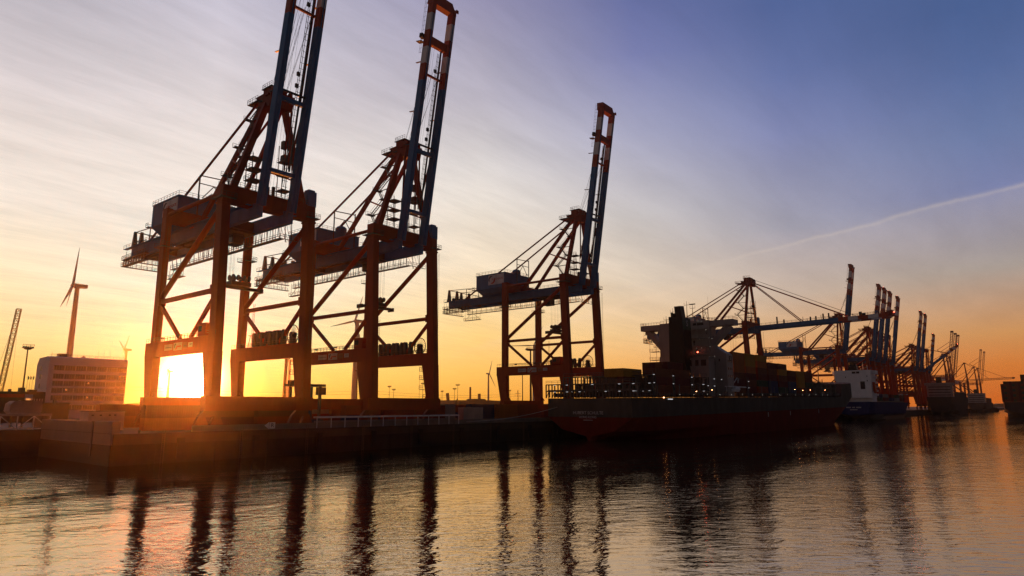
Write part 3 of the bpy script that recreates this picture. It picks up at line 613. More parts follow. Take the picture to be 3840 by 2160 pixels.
c12 = crane(81, 52); c12.location = (1090, 0, Q); tag(c12, 'distant container crane with a short raised red and white boom tip', 'crane', CRG)
c13 = crane(38, 50); c13.location = (1042, 0, Q); tag(c13, 'distant container crane with its blue boom tilted halfway up', 'crane', CRG)

# --- older cranes with lattice booms far down the quay
OLD = mat('old_crane_red', (.30, .055, .03), .6, rust=.3); OLDB = mat('old_crane_boom', (.20, .12, .09), .6)
def lattice(b, A, Bp, w, h, n, r=.22):
    A, Bp = Vector(A), Vector(Bp); d = (Bp - A).normalized(); sx = Vector((1, 0, 0)); nn = sx.cross(d).normalized()
    cs = [sx * (w / 2 * i) + nn * (h / 2 * j) for i, j in ((-1, -1), (1, -1), (1, 1), (-1, 1))]
    for c in cs: b.tube(A + c, Bp + c, r, None, 5)
    for k in range(n):
        p, q = A.lerp(Bp, k / n), A.lerp(Bp, (k + 1) / n)
        for i in range(4):
            c0, c1_ = cs[i], cs[(i + 1) % 4]
            b.tube(p + c0, (q + c1_), r * .6, None, 4); b.tube(q + c0, q + c1_, r * .55, None, 4)
def old_crane(raised):
    root = thing('lattice_boom_crane', '', 'crane')
    z = lambda v: v - Q
    for sx in (-1, 1):
        for y in (0, 30): MB().beam((sx * 9, y, 4), (sx * 8, y, z(60)), 2.0, 2.2, 0, (1, 0, 0)).build('leg', OLD, root)
        b = MB(); b.beam((sx * 9, 0, z(26)), (sx * 9, 30, z(26)), 1.6, 2.6); b.build('sill_beam', OLD, root)
        MB().beam((sx * 8.5, 0, z(28)), (sx * 8.2, 30, z(56)), 1.2, 1.2).build('brace', OLD, root)
        MB().beam((sx * 8.7, 0, 2), (sx * 8.7, 30, 2), 2, 2).build('wheel_bogie', STEEL, root)
    MB().beam((-9, 0, z(13)), (9, 0, z(13)), 2, 3).build('base_beam', OLD, root)
    MB().beam((-9, 30, z(13)), (9, 30, z(13)), 2, 3).build('base_beam', OLD, root)
    MB().beam((-9, 0, z(60)), (9, 0, z(60)), 2, 3).build('portal_beam', OLD, root)
    MB().beam((-9, 30, z(60)), (9, 30, z(60)), 2, 3).build('portal_beam', OLD, root)
    b = MB(); lattice(b, (0, -2, z(58)), (0, 58, z(58)), 6, 3, 12, .3); b.build('trolley_girder', OLD, root)
    b = MB(); b.box((-5, 36, z(59.6)), (5, 48, z(66))); b.build('machinery_house', WHITE, root)
    b = MB(); b.beam((-8, 0, z(61)), (-1.5, 2, z(92)), 1.3, 1.3, 0, (0, 1, 0)); b.beam((8, 0, z(61)), (1.5, 2, z(92)), 1.3, 1.3, 0, (0, 1, 0)); b.beam((0, 3, z(92)), (0, 28, z(60)), 1.2, 1.2); b.box((-2.5, 0, z(91)), (2.5, 4, z(93.5))); b.build('mast', OLD, root)
    b = MB()
    b.tube((0, 3, z(92)), (0, 54, z(60)), .3); b.build('tie_rod', OLD, root)
    b = MB(); tip = Vector((0, -14, z(128))) if raised else Vector((0, -72, z(62)))
    lattice(b, (0, -3, z(59)), tip, 5, 3.0, 16, .26); b.box(tip - Vector((3, 2, 1)), tip + Vector((3, 2, 1.5))); b.build('boom', OLDB, root)
    b = MB()
    if raised: b.tube((0, 0, z(92)), (0, 9, z(100)), .3); b.tube((0, 9, z(100)), (0, -9, z(112)), .3)
    else: b.poly([(0, 0, z(92)), (0, -30, z(77)), (0, -62, z(62))], .3); b.tube((0, 0, z(92)), (0, -34, z(62)), .25); b.tube((0, -30, z(77)), (0, -30, z(62)), .2)
    b.build('forestay', OLD, root)
    return root
oc = old_crane(True)
for i, (u, lab) in enumerate([(1268.8, 'first of three raised lattice booms far down the quay'), (1310.6, 'middle one of three raised lattice booms far down the quay'), (1346.9, 'last of three raised lattice booms far down the quay'),
                              (1731.8, 'taller left one of the two farthest raised lattice booms'), (1806, 'right one of the two farthest raised lattice booms')]):
    c = oc if i == 0 else copy_tree(oc); c.location = (u, 0, Q); tag(c, lab, 'crane', 'lattice boom cranes far away')
ol = old_crane(False); ol.location = (1560, 0, Q); tag(ol, 'farthest crane with its thin lattice boom lowered flat over the water', 'crane', 'lattice boom cranes far away')

# ------------------------------------------------------------------ ships
def hull(L, hb, zdeck, zboot, trim, stern_u, vc, mats, name_mats=None, fore=None, nst=34, sternlift=2.4, x0trim=100, parent=None, run=.085):
    """Lofted hull: local x from the transom (0) to the stem (L), y across, z up; trim raises the bow."""
    levels = [-1.5, .6, 2.6, 4.4, zboot, zboot + 2.2, zdeck - 2.5, zdeck]
    if fore: levels.append(fore[1])
    b = MB(); rows = []
    def half(s, z):
        t = s / L
        # stern
        zf = max(0, min(1, z / zdeck))
        if t < .25:
            bot = sternlift * (1 - min(1, t / .07)) + (-3) * min(1, t / .07)
            if z <= bot: h = 0.02
            else:
                f = min(1, (z - bot) / (3.6 + 7 * max(0, 1 - t / .1) * .35)); f = math.sin(f * math.pi / 2) ** .75
                full = min(1, .55 + .45 * min(1, t / .22)) if z < 4 else 1
                wide = .90 + .10 * min(1, t / .06)
                h = hb * f * wide * (full + (1 - full) * zf)
        else: h = hb
        # bow
        tb = .70 + .19 * zf ** .8        # where the taper starts
        te = .955 + .045 * zf ** 1.3
        if t > tb:
            k = min(1, (t - tb) / (te - tb)); h = hb * max(0, 1 - k ** (1.7 + .9 * zf)) 
        return max(h, .02)
    xs = [L * i / nst for i in range(nst + 1)]
    xs = sorted(set([0, L * .015, L * .03, L * .045, L * .06] + xs + [L * .985]))
    if fore: xs = sorted(set(xs + [fore[0], fore[0] + 4]))
    n = len(levels)
    def tz(s, z): return z + (s - x0trim) * trim
    for s in xs:
        ring = []
        for j, z in enumerate(levels):
            zz = z
            if fore and j == n - 1: zz = zdeck + (fore[1] - zdeck) * max(0, min(1, (s - fore[0]) / 4)) + (.0 if s <= fore[0] else 2.2 * ((s - fore[0]) / (L - fore[0])) ** 2)
            ring.append((half(s, min(zz, zdeck + 3)), tz(s, zz)))
        rows.append(ring)
    vs = []
    for s, ring in zip(xs, rows):
        vs += [(s, -h, z) for h, z in ring] + [(s, h, z) for h, z in reversed(ring)]
    N = 2 * n; fs = []; mi = []
    for i in range(len(xs) - 1):
        for j in range(N - 1):
            fs.append((i * N + j, (i + 1) * N + j, (i + 1) * N + j + 1, i * N + j + 1))
            jj = j if j < n else N - 2 - j
            mi.append(1 if (jj < 4) else (2 if j == n - 1 else 0))
    for j in range(n - 1):
        for e in (0, (len(xs) - 1)):
            fs.append((e * N + j, e * N + j + 1, e * N + N - 2 - j, e * N + N - 1 - j)); mi.append(1 if j < 4 else 0)
    b.v = [(x, y, z) for x, y, z in vs]; b.f = fs; b.m = mi
    o = b.build('hull', mats, parent)
    return o, tz
HGREY = mat('hull_grey', (.085, .085, .070), .85, spec=.04, rust=.3); BOOT = mat('hull_red', (.17, .018, .011), .88, spec=.04, rust=.25)
DECK = mat('deck_brown', (.09, .04, .03), .8); FRAME = mat('lashing_frame', (.12, .115, .10), .6, rust=.4)
BLACK = mat('funnel_black', (.012, .012, .013), .5); GREEN = mat('funnel_green', (.02, .07, .045), .5)
SU, SV = 186.5, -23.2
ship = thing('container_ship', 'large grey and red container ship, white bridge tower and black funnel amid stacked containers', 'ship', (SU, SV, 0))
TR = .0112
HB = 18.2
_, TZ = hull(300, HB, 14.9, 8.7, TR, SU, SV, [HGREY, BOOT, DECK], fore=(246, 22.6), parent=ship)
NAME = mat('ship_lettering', (.62, .60, .55), .6)
text('ship_name', 'HUBERT SCHULTE', 1.42, NAME, ship, (-.06, .1, 8.95), FACE_MX, .03, 1.02)
text('home_port', 'HONG KONG', 1.02, NAME, ship, (-.06, .2, 7.55), FACE_MX, .03, 1.05)
MB().box((-.08, -1.7, 6.55), (-.02, 1.9, 6.72)).build('number_plate', NAME, ship)
# mooring rope
rp = MB(); P0, P1 = Vector((3, 12.0, 11.4)), Vector((-38, 19.0, 6.5))
pts = [P0.lerp(P1, i / 12) - Vector((0, 0, 1.1 * math.sin(math.pi * i / 12))) for i in range(13)]
rp.poly(pts, .09, 5); o = rp.build('mooring_rope', mat('rope', (.5, .45, .38), .9), ship)
# stern deck house openings and poop posts
b = MB()
for y in [k * 2.55 - 16.5 for k in range(14)]: b.box((1.0, y - .16, TZ(1, 15.3)), (1.5, y + .16, TZ(1, 17.6)))
b.box((.6, -17, TZ(1, 17.4)), (12, 17, TZ(1, 17.75))); b.build('poop_deck', FRAME, ship)
STRIP = emit('strip_light', (.95, .97, 1), .8)
def lashing(x, ztop, tiers, dense, lights):
    """lashing bridge across the ship: posts, walkways and pierced plates"""
    z0 = TZ(x, 15.0); b = MB(); lv = [z0 + (ztop - z0) * k / tiers for k in range(tiers + 1)]
    for k, zz in enumerate(lv[1:]):
        b.box((x - .9, -17.9, zz - .22), (x + .9, 17.9, zz + .12))
    ny = 14
    for i in range(ny + 1):
        y = -17.9 + 35.8 * i / ny
        for dx in (-.8, .8): b.box((x + dx - .13, y - .2, z0), (x + dx + .13, y + .2, ztop))
        b.beam((x - .8, y, z0), (x + .8, y, lv[1]), .15, .2)
    for i in range(ny):
        for k in range(tiers):
            y0 = -17.9 + 35.8 * i / ny + .2; y1 = y0 + 35.8 / ny - .4; a, c = lv[k] + .12, lv[k + 1] - .22
            r = random.random()
            if y0 > 5 and dense < 2: continue
            if r < .22 + .25 * dense: b.box((x + .7, y0 + .04, a + .02), (x + .78, y1 - .04, c - .02))
            elif r < .8:      # plate with an opening
                q = .45; b.box((x + .7, y0 + .04, a + .02), (x + .78, y1 - .04, a + q)); b.box((x + .7, y0 + .04, c - q), (x + .78, y1 - .04, c - .02))
                b.box((x + .7, y0 + .04, a + q), (x + .78, y0 + q, c - q)); b.box((x + .7, y1 - q, a + q), (x + .78, y1 - .04, c - q))
            if r > .7: b.box((x - .1, y0 + .1, a + .02), (x + .5, y0 + 1.0, a + 1.6))
    b.railing([(x - .9, -17.9, ztop + .12), (x - .9, 17.9, ztop + .12)], 1.1, .05, 2.5)
    o = b.build('lashing_bridge', FRAME, ship)
    if lights:
        for i in range(0, ny, 2):
            for k in (1, 2):
                if random.random() < .78 and k < len(lv) and lv[k] < ztop + .1:
                    y = -17.9 + 35.8 * (i + .5) / ny
                    MB().box((x - 1.0, y - .4, lv[k] - .33), (x - .93, y + .4, lv[k] - .25)).build('strip_light', STRIP, o)
for x, zt, dn in ((1.8, 18.5, 0), (12.4, 21.4, 1), (26.4, 21.6, 1), (41, 21.8, 2), (55, 22.0, 2)): lashing(x, zt, 2 if zt < 20 else 3, dn, True)
for x, zt, dn in ((96, 23.2, 2), (124, 23.2, 2), (152, 23, 2), (180, 22.6, 2), (208, 23.6, 2), (236, 23.6, 1)): lashing(x, zt, 3, dn, False)
# hatch covers and coamings
b = MB()
for x in (4.5, 17, 31, 45): b.box((x, -17.2, TZ(x, 15.3)), (x + 10.5, 17.2, TZ(x, 16.6)))
for k in range(6): b.box((96 + 1.6 + 28 * k, -17.2, TZ(100 + 28 * k, 15.3)), (96 + 26.2 + 28 * k, 17.2, TZ(100 + 28 * k, 16.8)))
b.build('hatch_cover', mat('hatch', (.06, .03, .022), .7), ship)
# side walkway with posts
b = MB()
for k in range(70):
    x = 6 + k * 3.4
    if x < 244: b.tube((x, -17.9, TZ(x, 15.3)), (x, -17.9, TZ(x, 17.4)), .10, None, 5)
for k in range(14): b.box((14 + k * 16.4, -18.0, TZ(14 + k * 16.4, 15.3)), (14.6 + k * 16.4, -17.3, TZ(14 + k * 16.4, 19.5)))
b.railing([(4, -18.05, TZ(4, 15.3)), (244, -18.05, TZ(244, 15.3))], 1.1, .05, 3.4)
b.build('side_railing', FRAME, ship)
# accommodation block
HW = mat('house_white', (.34, .31, .27), .6, vary=.15, rust=.2, rustc=(.25, .15, .08))
ax0, ax1 = 74.0, 80.6           # local x of its aft and forward face
acc = MB().box((ax0, -18.1, TZ(75, 15.3)), (ax1, 11.4, 31.9))
acc.hexa([(ax0, -11.6, 31.901), (ax1, -11.6, 31.901), (ax1, 11.0, 31.901), (ax0, 11.0, 31.901), (ax0, -11.4, 46.2), (ax1, -11.4, 46.2), (ax1, 10.6, 46.2), (ax0, 10.6, 46.2)])
acc.prism([(ax0 + .3, -18.1, 31.905), (ax0 + .3, -11.65, 31.905), (ax0 + .3, -11.65, 36.2)], (6, 0, 0))
acc.railing([(ax0, 10.4, 46.2), (ax0, -11.2, 46.2), (ax1, -11.2, 46.2)], 1.1, .05, 1.5)
house = acc.build('accommodation', HW, ship)
b = MB()
for z in (31.95, 35.3, 38.8, 42.4): b.box((ax0 - 1.9, -11.3, z), (ax0 - .002, -2.6, z + .16)); b.railing([(ax0 - 1.9, -11.3, z + .16), (ax0 - 1.9, -2.6, z + .16)], 1.1, .05, 1.5)
for y in (-11.2, -7, -2.7): b.tube((ax0 - 1.85, y, 29), (ax0 - 1.85, y, 43.4), .09, None, 5)
for z in (30.6, 34.2): b.box((ax0 - .5, 11.45, z), (ax0 + 3, 15.8, z + .15)); b.railing([(ax0 - .5, 11.6, z + .15), (ax0 - .5, 15.8, z + .15)], 1.1, .05, 1.4)
for y in (12.6, 15.6): b.tube((ax0 - .3, y, 28), (ax0 - .3, y, 37.8), .08, None, 5)
b.build('balcony_deck', HW, house)
WOPEN = mat('dark_opening', (.05, .04, .03), .3)
for (y0, y1, z0, z1) in ((-9.2, -6.4, 44.2, 45.3), (-13.4, -12.2, 27.5, 30.0), (-10.6, -9.4, 27.4, 29.6), (-7, -5.6, 27.3, 29.6), (-15.4, -14.9, 29, 30), (-6.0, -4.6, 44.3, 45.2), (-10.6, -10.1, 40.2, 41.0), (-5.2, -4.4, 36, 38)):
    MB().box((ax0 - .05, y0, z0), (ax0 - .001, y1, z1)).build('window', WOPEN, house)
b = MB()
for z in (28.6, 25.6, 22.6):
    for k in range(3): b.box((75.2 + k * 1.8, -18.15, z), (76.0 + k * 1.8, -18.101, z + .9))
b.build('window', GLASS, house)
eb = MB().box((76.6, -18.17, 29.2), (79.4, -18.101, 31.2)).build('emblem_board', BLACK, house)
text('emblem_letter', 'S', 1.9, NAME, eb, (78, -18.19, 30.2), FACE_MY, .02)
# lower deck house abaft the bridge, white, with lit portholes
low = MB().box((66.0, -14.0, TZ(66, 15.3)), (ax0 - 2.0, 2.0, 30.2)); low.box((65.6, -14.4, 30.2), (ax0 - 2.0, 2.4, 30.4)); low = low.build('deck_house', HW, ship)
for (y0, y1) in ((-13, -10.8), (-9.8, -8.4), (-6.8, -6.0), (-4.8, -4.2)): MB().box((65.95, y0, 27.0), (65.999, y1, 29.4)).build('window', WOPEN, low)
# bridge wings with struts
for sy in (-1, 1):
    b = MB(); e = 21.4 if sy < 0 else 20.2
    b.box((ax0 + .4, sy * 11.0, 43.6), (ax1 - .4, sy * e, 45.9)); b.hexa([(ax0 + .8, sy * (e - 5), 43.4), (ax1 - .8, sy * (e - 5), 43.4), (ax1 - .8, sy * (e - 2), 43.599), (ax0 + .8, sy * (e - 2), 43.599), (ax0 + .8, sy * (e - 5), 43.5), (ax1 - .8, sy * (e - 5), 43.5), (ax1 - .8, sy * (e - 2), 43.6), (ax0 + .8, sy * (e - 2), 43.6)])
    b.beam((77.4, sy * 10.8, 35.6), (77.4, sy * (e - 2.6), 43.6), 4.6, 2.0, 0, (1, 0, 0)); b.beam((77.4, sy * 11.2, 36.5), (77.4, sy * 11.2, 43.6), 4.6, 1.2, 0, (1, 0, 0))
    b.railing([(ax0 + .4, sy * 11.0, 45.9), (ax0 + .4, sy * e, 45.9), (ax1 - .4, sy * e, 45.9)], 1.1, .05, 1.4)
    b.build('bridge_wing', HW, ship)
fn = MB(); f0, f1, y0, y1 = 61.5, 69.5, -6.6, .9
fn.hexa([(f0, y0, TZ(65, 15.3)), (f1, y0, TZ(65, 15.3)), (f1, y1, TZ(65, 15.3)), (f0, y1, TZ(65, 15.3)), (f0 + .3, y0 + .9, 46.4), (f1 - .6, y0 + .9, 46.4), (f1 - .6, y1 - .6, 47.2), (f0 + .3, y1 - .6, 47.2)])
fn.hexa([(f0 + 1.2, y0 + 1.6, 46.3), (f0 + 5, y0 + 1.6, 46.3), (f0 + 5, y0 + 4.4, 46.3), (f0 + 1.2, y0 + 4.4, 46.3), (f0 + .2, y0 + 1.8, 51.2), (f0 + 4, y0 + 1.8, 51.6), (f0 + 4, y0 + 4.3, 51.6), (f0 + .2, y0 + 4.3, 51.2)])
for k in range(3): fn.tube((f0 + 1 + k * 2, y1 - 1.8 + .1 * k, 46.5), (f0 + .8 + k * 2, y1 - 1.8 + .1 * k, 48.8), .55, None, 8)
fn = fn.build('funnel', BLACK, ship)
b = MB(); b.hexa([(f0 + .1, y0 + .70, 41.6), (f1 - .5, y0 + .70, 41.6), (f1 - .5, y0 + .78, 41.6), (f0 + .1, y0 + .78, 41.6), (f0 + .2, y0 + .86, 46.5), (f1 - .5, y0 + .86, 46.5), (f1 - .5, y0 + .95, 46.5), (f0 + .2, y0 + .95, 46.5)]); b.build('funnel_band', GREEN, fn)
text('funnel_letter', 'S', 3.4, NAME, fn, (f0 + 4.0, y0 + .74, 44.2), (R(92), 0, 0), .03)
# masts and aerials
for (x, y, z0, z1) in ((66, .4, 46.5, 51.2), (70, -4, 46, 54.2), (72.5, -5.4, 47, 53), (76, -8.4, 47, 51.6), (77, -10.3, 47, 56.2), (75, 8, 46, 49.5)):
    b = MB(); b.tube((x, y, z0), (x, y, z1), .20 if z1 < 56 else .05, .07 if z1 < 56 else .03, 6)
    if z1 < 56: b.beam((x, y - 1.1, z1 - 1.6), (x, y + 1.1, z1 - 1.6), .14, .14); [b.tube((x, y + q, z1 - 1.6), (x, y + q, z1 - .5), .06, None, 4) for q in (-1.1, 1.1)]
    if abs(z1 - 53) < .1: b.box((x - .3, y - 1.2, z1 - .1), (x + .3, y + 1.2, z1 + .3))
    b.build('mast', FRAME, ship)
fl = MB().prism([(66, 1.2, 45.2), (66, 2.6, 44.3), (66, 2.2, 46.6), (66, 1.4, 46.9)], (.08, 0, 0)).build('flag', mat('flag_red', (.6, .03, .02), .7), ship)
MB().tube((66, .9, 44.0), (66, 1.9, 47.4), .05, None, 5).build('flag_pole', FRAME, ship)
# davit boat and side gear (white)
lb = MB(); n = 8
for i in range(n):
    t0, t1 = i / n, (i + 1) / n
    f = lambda t: .15 + .95 * math.sin(math.pi * min(1, max(0, t))) ** .5
    x0_, x1_ = 77.5 + 8 * t0, 77.5 + 8 * t1; a0, a1_ = f(t0), f(t1)
    lb.hexa([(x0_, -18.2 - .5 * a0, 16.9), (x1_, -18.2 - .5 * a1_, 16.9), (x1_, -18.2 + .5 * a1_, 16.9), (x0_, -18.2 + .5 * a0, 16.9), (x0_, -18.2 - 1.3 * a0, 18.0), (x1_, -18.2 - 1.3 * a1_, 18.0), (x1_, -18.2 + 1.3 * a1_, 18.0), (x0_, -18.2 + 1.3 * a0, 18.0)])
lb.box((79, -19.2, 18.0), (84, -17.2, 18.9)); lb.build('lifeboat', WHITE, ship)
b = MB(); b.box((73.5, -18.6, 18.7), (92.5, -17.0, 19.1)); [b.beam((x, -17.6, 16.8), (x, -17.6, 19.0), .3, .3) for x in (74, 87, 92)]; b.build('boat_deck', WHITE, ship)
b = MB(); b.beam((80, -17, 19), (83, -18.6, 22.6), .4, .4); b.beam((86, -17, 19), (84.4, -18.6, 22.2), .4, .4); b.build('boat_davit', WHITE, ship)
b = MB(); b.tube((88.5, -15.5, 16), (88.5, -15.5, 27), .5, .35, 8); b.beam((88.5, -15.5, 25.6), (84.5, -16.6, 20.5), .35, .35); b.build('deck_crane', mat('crane_cream', (.35, .28, .15), .6), ship)
b = MB()
for k in range(40): b.box((247 + k * 1.1, -2, TZ(250, 22.6)), (247.3 + k * 1.1, -1.7, TZ(250, 23.2 + (k * 7 % 5) * .4)))
for (x, y, h) in ((255, -6, 3), (262, -4, 2.4), (270, 0, 11), (276, 2, 2.2)): b.tube((x, y, TZ(255, 22.6)), (x, y, TZ(255, 22.6) + h), .35, .2, 6)
b.build('forecastle_gear', FRAME, ship)
b = MB(); b.box((.2, -18.0, 0), (.21, -18, .01)) 
for x in (118, 149, 197): b.box((x, -18.27, TZ(x, 6.2)), (x + .5, -18.21, TZ(x, 8.2)))
b.f = b.f[6:]; b.m = b.m[6:]; b.build('draught_mark', WHITE, ship)
# deck lamps that burn
def lamp(x, y, z, r, m, name='deck_lamp'): MB().ball((x, y, z), r, 0, 6).build(name, m, ship)
lamp(74 - 2.1, -7.0, 33.0, .30, LAMPR, 'signal_lamp'); lamp(18, -18.3, 14.0, .22, LAMPO)
for (x, y, z) in ((44, -18.2, 16.4), (58, -18.2, 17.2), (159, -18.2, 19.2), (185, -18.2, 19.4), (213, -18.2, 19.9), (172, -18.2, 19)): lamp(x, y, z, .15, LAMPO)
for k in range(18): lamp(30 + k * 11.7, -18.25, TZ(30 + k * 11.7, 15.9), .055, LAMPW)
for (y, z) in ((-11, 42.0), (-8, 38.2), (-9.6, 38.0), (-12.2, 38.4), (-13.4, 38.3), (-6.6, 34.6), (-8.8, 34.7), (-12.6, 34.9), (-3, 31.2), (-5, 30.8), (-1, 30.9), (-10, 31), (-12, 30.9), (-14, 31), (1.0, 31.0), (-7.8, 45.8), (-9.2, 45.5)): lamp(71.9, y, z, .055, LAMPW)
for x in (12, 26, 41, 55, 61, 68, 97):
    for z in (18.5, 21.2):
        if random.random() < .8: MB().box((x - .5, -18.1, z + .2), (x + .5, -18.02, z + .29)).build('strip_light', STRIP, ship)
MB().box((21, -18.3, 13.4), (24.6, -18.22, 13.6)).build('strip_light', STRIP, ship)

# --- containers carried on board
CCOL = {'brown': (.16, .05, .025), 'rust red': (.22, .045, .02), 'yellow': (.42, .22, .03), 'orange': (.40, .13, .03), 'dark blue': (.025, .045, .11), 'dark green': (.03, .07, .04), 'grey': (.2, .2, .2), 'white': (.6, .6, .58), 'maroon': (.12, .02, .02)}
CM = {k: mat('container_' + k.replace(' ', '_'), v, .75, rust=.35, vary=.2) for k, v in CCOL.items()}
CMESH = {}
def container(pos, color, label, L=12.19, group=None, rz=0, H=2.75):
    key = (color, L, H)
    if key not in CMESH:
        r = thing('shipping_container', '', 'container'); b = MB(); W = 2.4
        b.box((0.12, .06, .12), (L - .12, W - .06, H - .08))
        for x in (0, L - .16):
            for y in (0, W - .16): b.box((x, y, 0), (x + .16, y + .16, H))
        for z in (0, H - .12):
            for y in (0, W - .12): b.box((.16, y, z), (L - .16, y + .12, z + .12))
            for x in (0, L - .12): b.box((x, .16, z), (x + .12, W - .16, z + .12))
        n = int(L / .55)
        for k in range(n):
            x = .3 + k * (L - .6) / n
            b.box((x, .02, .13), (x + .24, .061, H - .13)); b.box((x, W - .061, .13), (x + .24, W - .02, H - .13))
        bo = b.build('body', CM[color], r)
        d = MB()
        for y in (.14, W / 2 + .02): d.box((-.02, y, .16), (.119, y + W / 2 - .18, H - .14))
        for y in (.45, .9, 1.5, 1.95): d.tube((-.05, y, .2), (-.05, y, H - .2), .03, None, 5)
        d.build('door', CM[color], r)
        CMESH[key] = r; o = r
    else: o = copy_tree(CMESH[key])
    o.location = pos; o.rotation_euler = (0, 0, rz); return tag(o, label, 'container', group)
SG = 'containers stowed on the grey container ship'
ORD = ['first', 'second', 'third', 'fourth', 'fifth', 'sixth', 'seventh', 'eighth', 'ninth']
TI = ['lowest', 'second', 'third', 'fourth', 'fifth', 'sixth', 'seventh']
def stow(x, tiers, cols, where, rows, base=16.7, r0=0, low0=None):
    z0 = TZ(x + 6, base)
    for t in range(tiers):
        for r in range(r0, r0 + rows):
            if low0 and r == 0 and t >= low0: continue
            c = cols[(t * 3 + r * 5) % len(cols)] if isinstance(cols[0], str) else cols[t][r % len(cols[t])]
            if r == r0 or (low0 and r == 1 and t >= low0): lab = f'{c} container in the {TI[t]} tier of the {where}' + (', near side' if r == 0 else '')
            elif t == tiers - 1: lab = f'{c} top container, {ORD[r]} row inward, {where}'
            else: continue
            container((SU + x, SV - 18.0 + r * 2.52, z0 + t * 2.78), c, lab, 12.19, SG)
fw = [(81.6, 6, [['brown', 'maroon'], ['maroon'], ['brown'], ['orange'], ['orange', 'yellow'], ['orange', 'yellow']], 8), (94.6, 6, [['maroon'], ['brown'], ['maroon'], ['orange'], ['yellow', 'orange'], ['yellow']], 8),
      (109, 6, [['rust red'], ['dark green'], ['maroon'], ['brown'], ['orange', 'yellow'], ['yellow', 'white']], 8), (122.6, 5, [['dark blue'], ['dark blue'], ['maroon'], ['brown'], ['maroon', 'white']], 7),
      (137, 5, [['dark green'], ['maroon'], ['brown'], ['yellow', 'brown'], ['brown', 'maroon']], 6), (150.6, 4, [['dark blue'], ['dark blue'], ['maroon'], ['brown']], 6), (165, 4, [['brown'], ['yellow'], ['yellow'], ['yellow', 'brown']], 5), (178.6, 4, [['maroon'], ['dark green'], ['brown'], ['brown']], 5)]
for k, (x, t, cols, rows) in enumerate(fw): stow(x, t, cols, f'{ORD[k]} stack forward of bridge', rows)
stow(5.6, 3, [['dark green'], ['maroon'], ['yellow']], 'aftmost stack behind the funnel', 3, 16.2, 3)
stow(13.6, 3, [['brown'], ['maroon'], ['brown', 'rust red']], 'second stack behind the funnel', 2, 16.2)
stow(27.4, 4, [['brown'], ['maroon'], ['brown'], ['brown', 'maroon']], 'stack just behind the funnel', 5, 16.2, 0, 3)

# --- blue ship beyond the bow
SH2 = mat('hull_dark_blue', (.018, .028, .10), .85, spec=.04); SH2B = mat('hull_dark', (.05, .03, .02), .6); HWB = mat('far_house_white', (.70, .70, .70), .6, vary=.1)
s2 = thing('container_feeder_ship', 'dark blue ship with tall white superstructure moored beyond the grey ship bow', 'ship', (575.8, -16.2, 0))
_, T2 = hull(172, 12.2, 14.2, 3.0, 0, 0, 0, [SH2, SH2B, DECK], x0trim=0, parent=s2, sternlift=1.6)
h2 = MB().box((5, -12.6, 14.2), (18, 12.6, 17.2)); h2.box((3, -12.7, 17.2), (19, 12.6, 31)); h2.box((3, -12.9, 31), (19, 13.4, 38.8)); h2.box((6, -15.6, 35.6), (15, 15.6, 38.4)); h2 = h2.build('superstructure', HWB, s2)
for (y0, y1, z0, z1) in ((-2.2, .4, 36.2, 37.8), (-4.9, -2.6, 36.2, 37.8), (-8.2, -5, 24, 30), (-10.4, -9.8, 30, 31), (-10.4, -9.8, 33.6, 34.4), (5, 5.6, 33, 34)): MB().box((2.9, y0, z0), (2.999, y1, z1)).build('window', GLASS, h2)
b = MB()
for z in (19, 22.2, 25.4, 28.6, 32.6): b.box((9, -13.6, z), (21, -12.71, z + .25)); b.railing([(9, -13.6, z + .25), (21, -13.6, z + .25)], 1.1, .07, 2)
b.build('side_gallery', HWB, h2)
b = MB(); b.hexa([(6, -14.8, 22.6), (9.4, -14.8, 20.6), (9.4, -13, 20.6), (6, -13, 22.6), (5.4, -14.8, 29.4), (8.8, -14.8, 27.4), (8.8, -13, 27.4), (5.4, -13, 29.4)]); b.build('lifeboat', mat('lifeboat_orange', (.55, .10, .03), .5), s2)
b = MB(); b.hexa([(8, -2.5, 38.8), (14, -2.5, 38.8), (14, 4.5, 38.8), (8, 4.5, 38.8), (8, -1.6, 43.6), (12, -1.6, 43.6), (12, 3.2, 43.6), (8, 3.2, 43.6)]); [b.tube((9, -.8 + q * 1.2, 43), (9, -.8 + q * 1.2, 45.2), .4, None, 6) for q in range(4)]; b.build('funnel', BLACK, s2)
for (y, h) in ((-6, 7), (-9, 4), (9, 4), (11, 3)): MB().tube((12, y, 38.8), (12, y, 38.8 + h), .25, .1, 5).build('mast', HWB, s2)
text_rows = MB()
for k in range(15):
    if k not in (5, 9): text_rows.box((-.08, 5.5 - k * .72, 9.4), (-.02, 5.95 - k * .72, 10.3))
for k in range(9): text_rows.box((-.08, 3 - k * .6, 7.8), (-.02, 3.36 - k * .6, 8.4))
text_rows.build('faint_name_lettering', NAME, s2)
S2G = 'containers stowed on the dark blue ship'
for k in range(5):
    for t in range(2):
        c = ('dark green', 'brown', 'dark blue', 'grey', 'maroon')[(k + t * 2) % 5]
        container((575.8 + 32 + k * 24, -16.2 - 11.8, 15.2 + t * 2.76), c, f'{c} container, {("bottom", "top")[t]} of {ORD[k]} stack forward on the blue ship', 12.19, S2G)
b = MB()
b.box((26, -11.4, 14.21), (140, 11.4, 14.9))
for k in range(6): b.box((27 + k * 22, -11, 14.91), (28 + k * 22, 11, 18.5 + (k % 2)))
b.build('hatch_coaming', FRAME, s2)

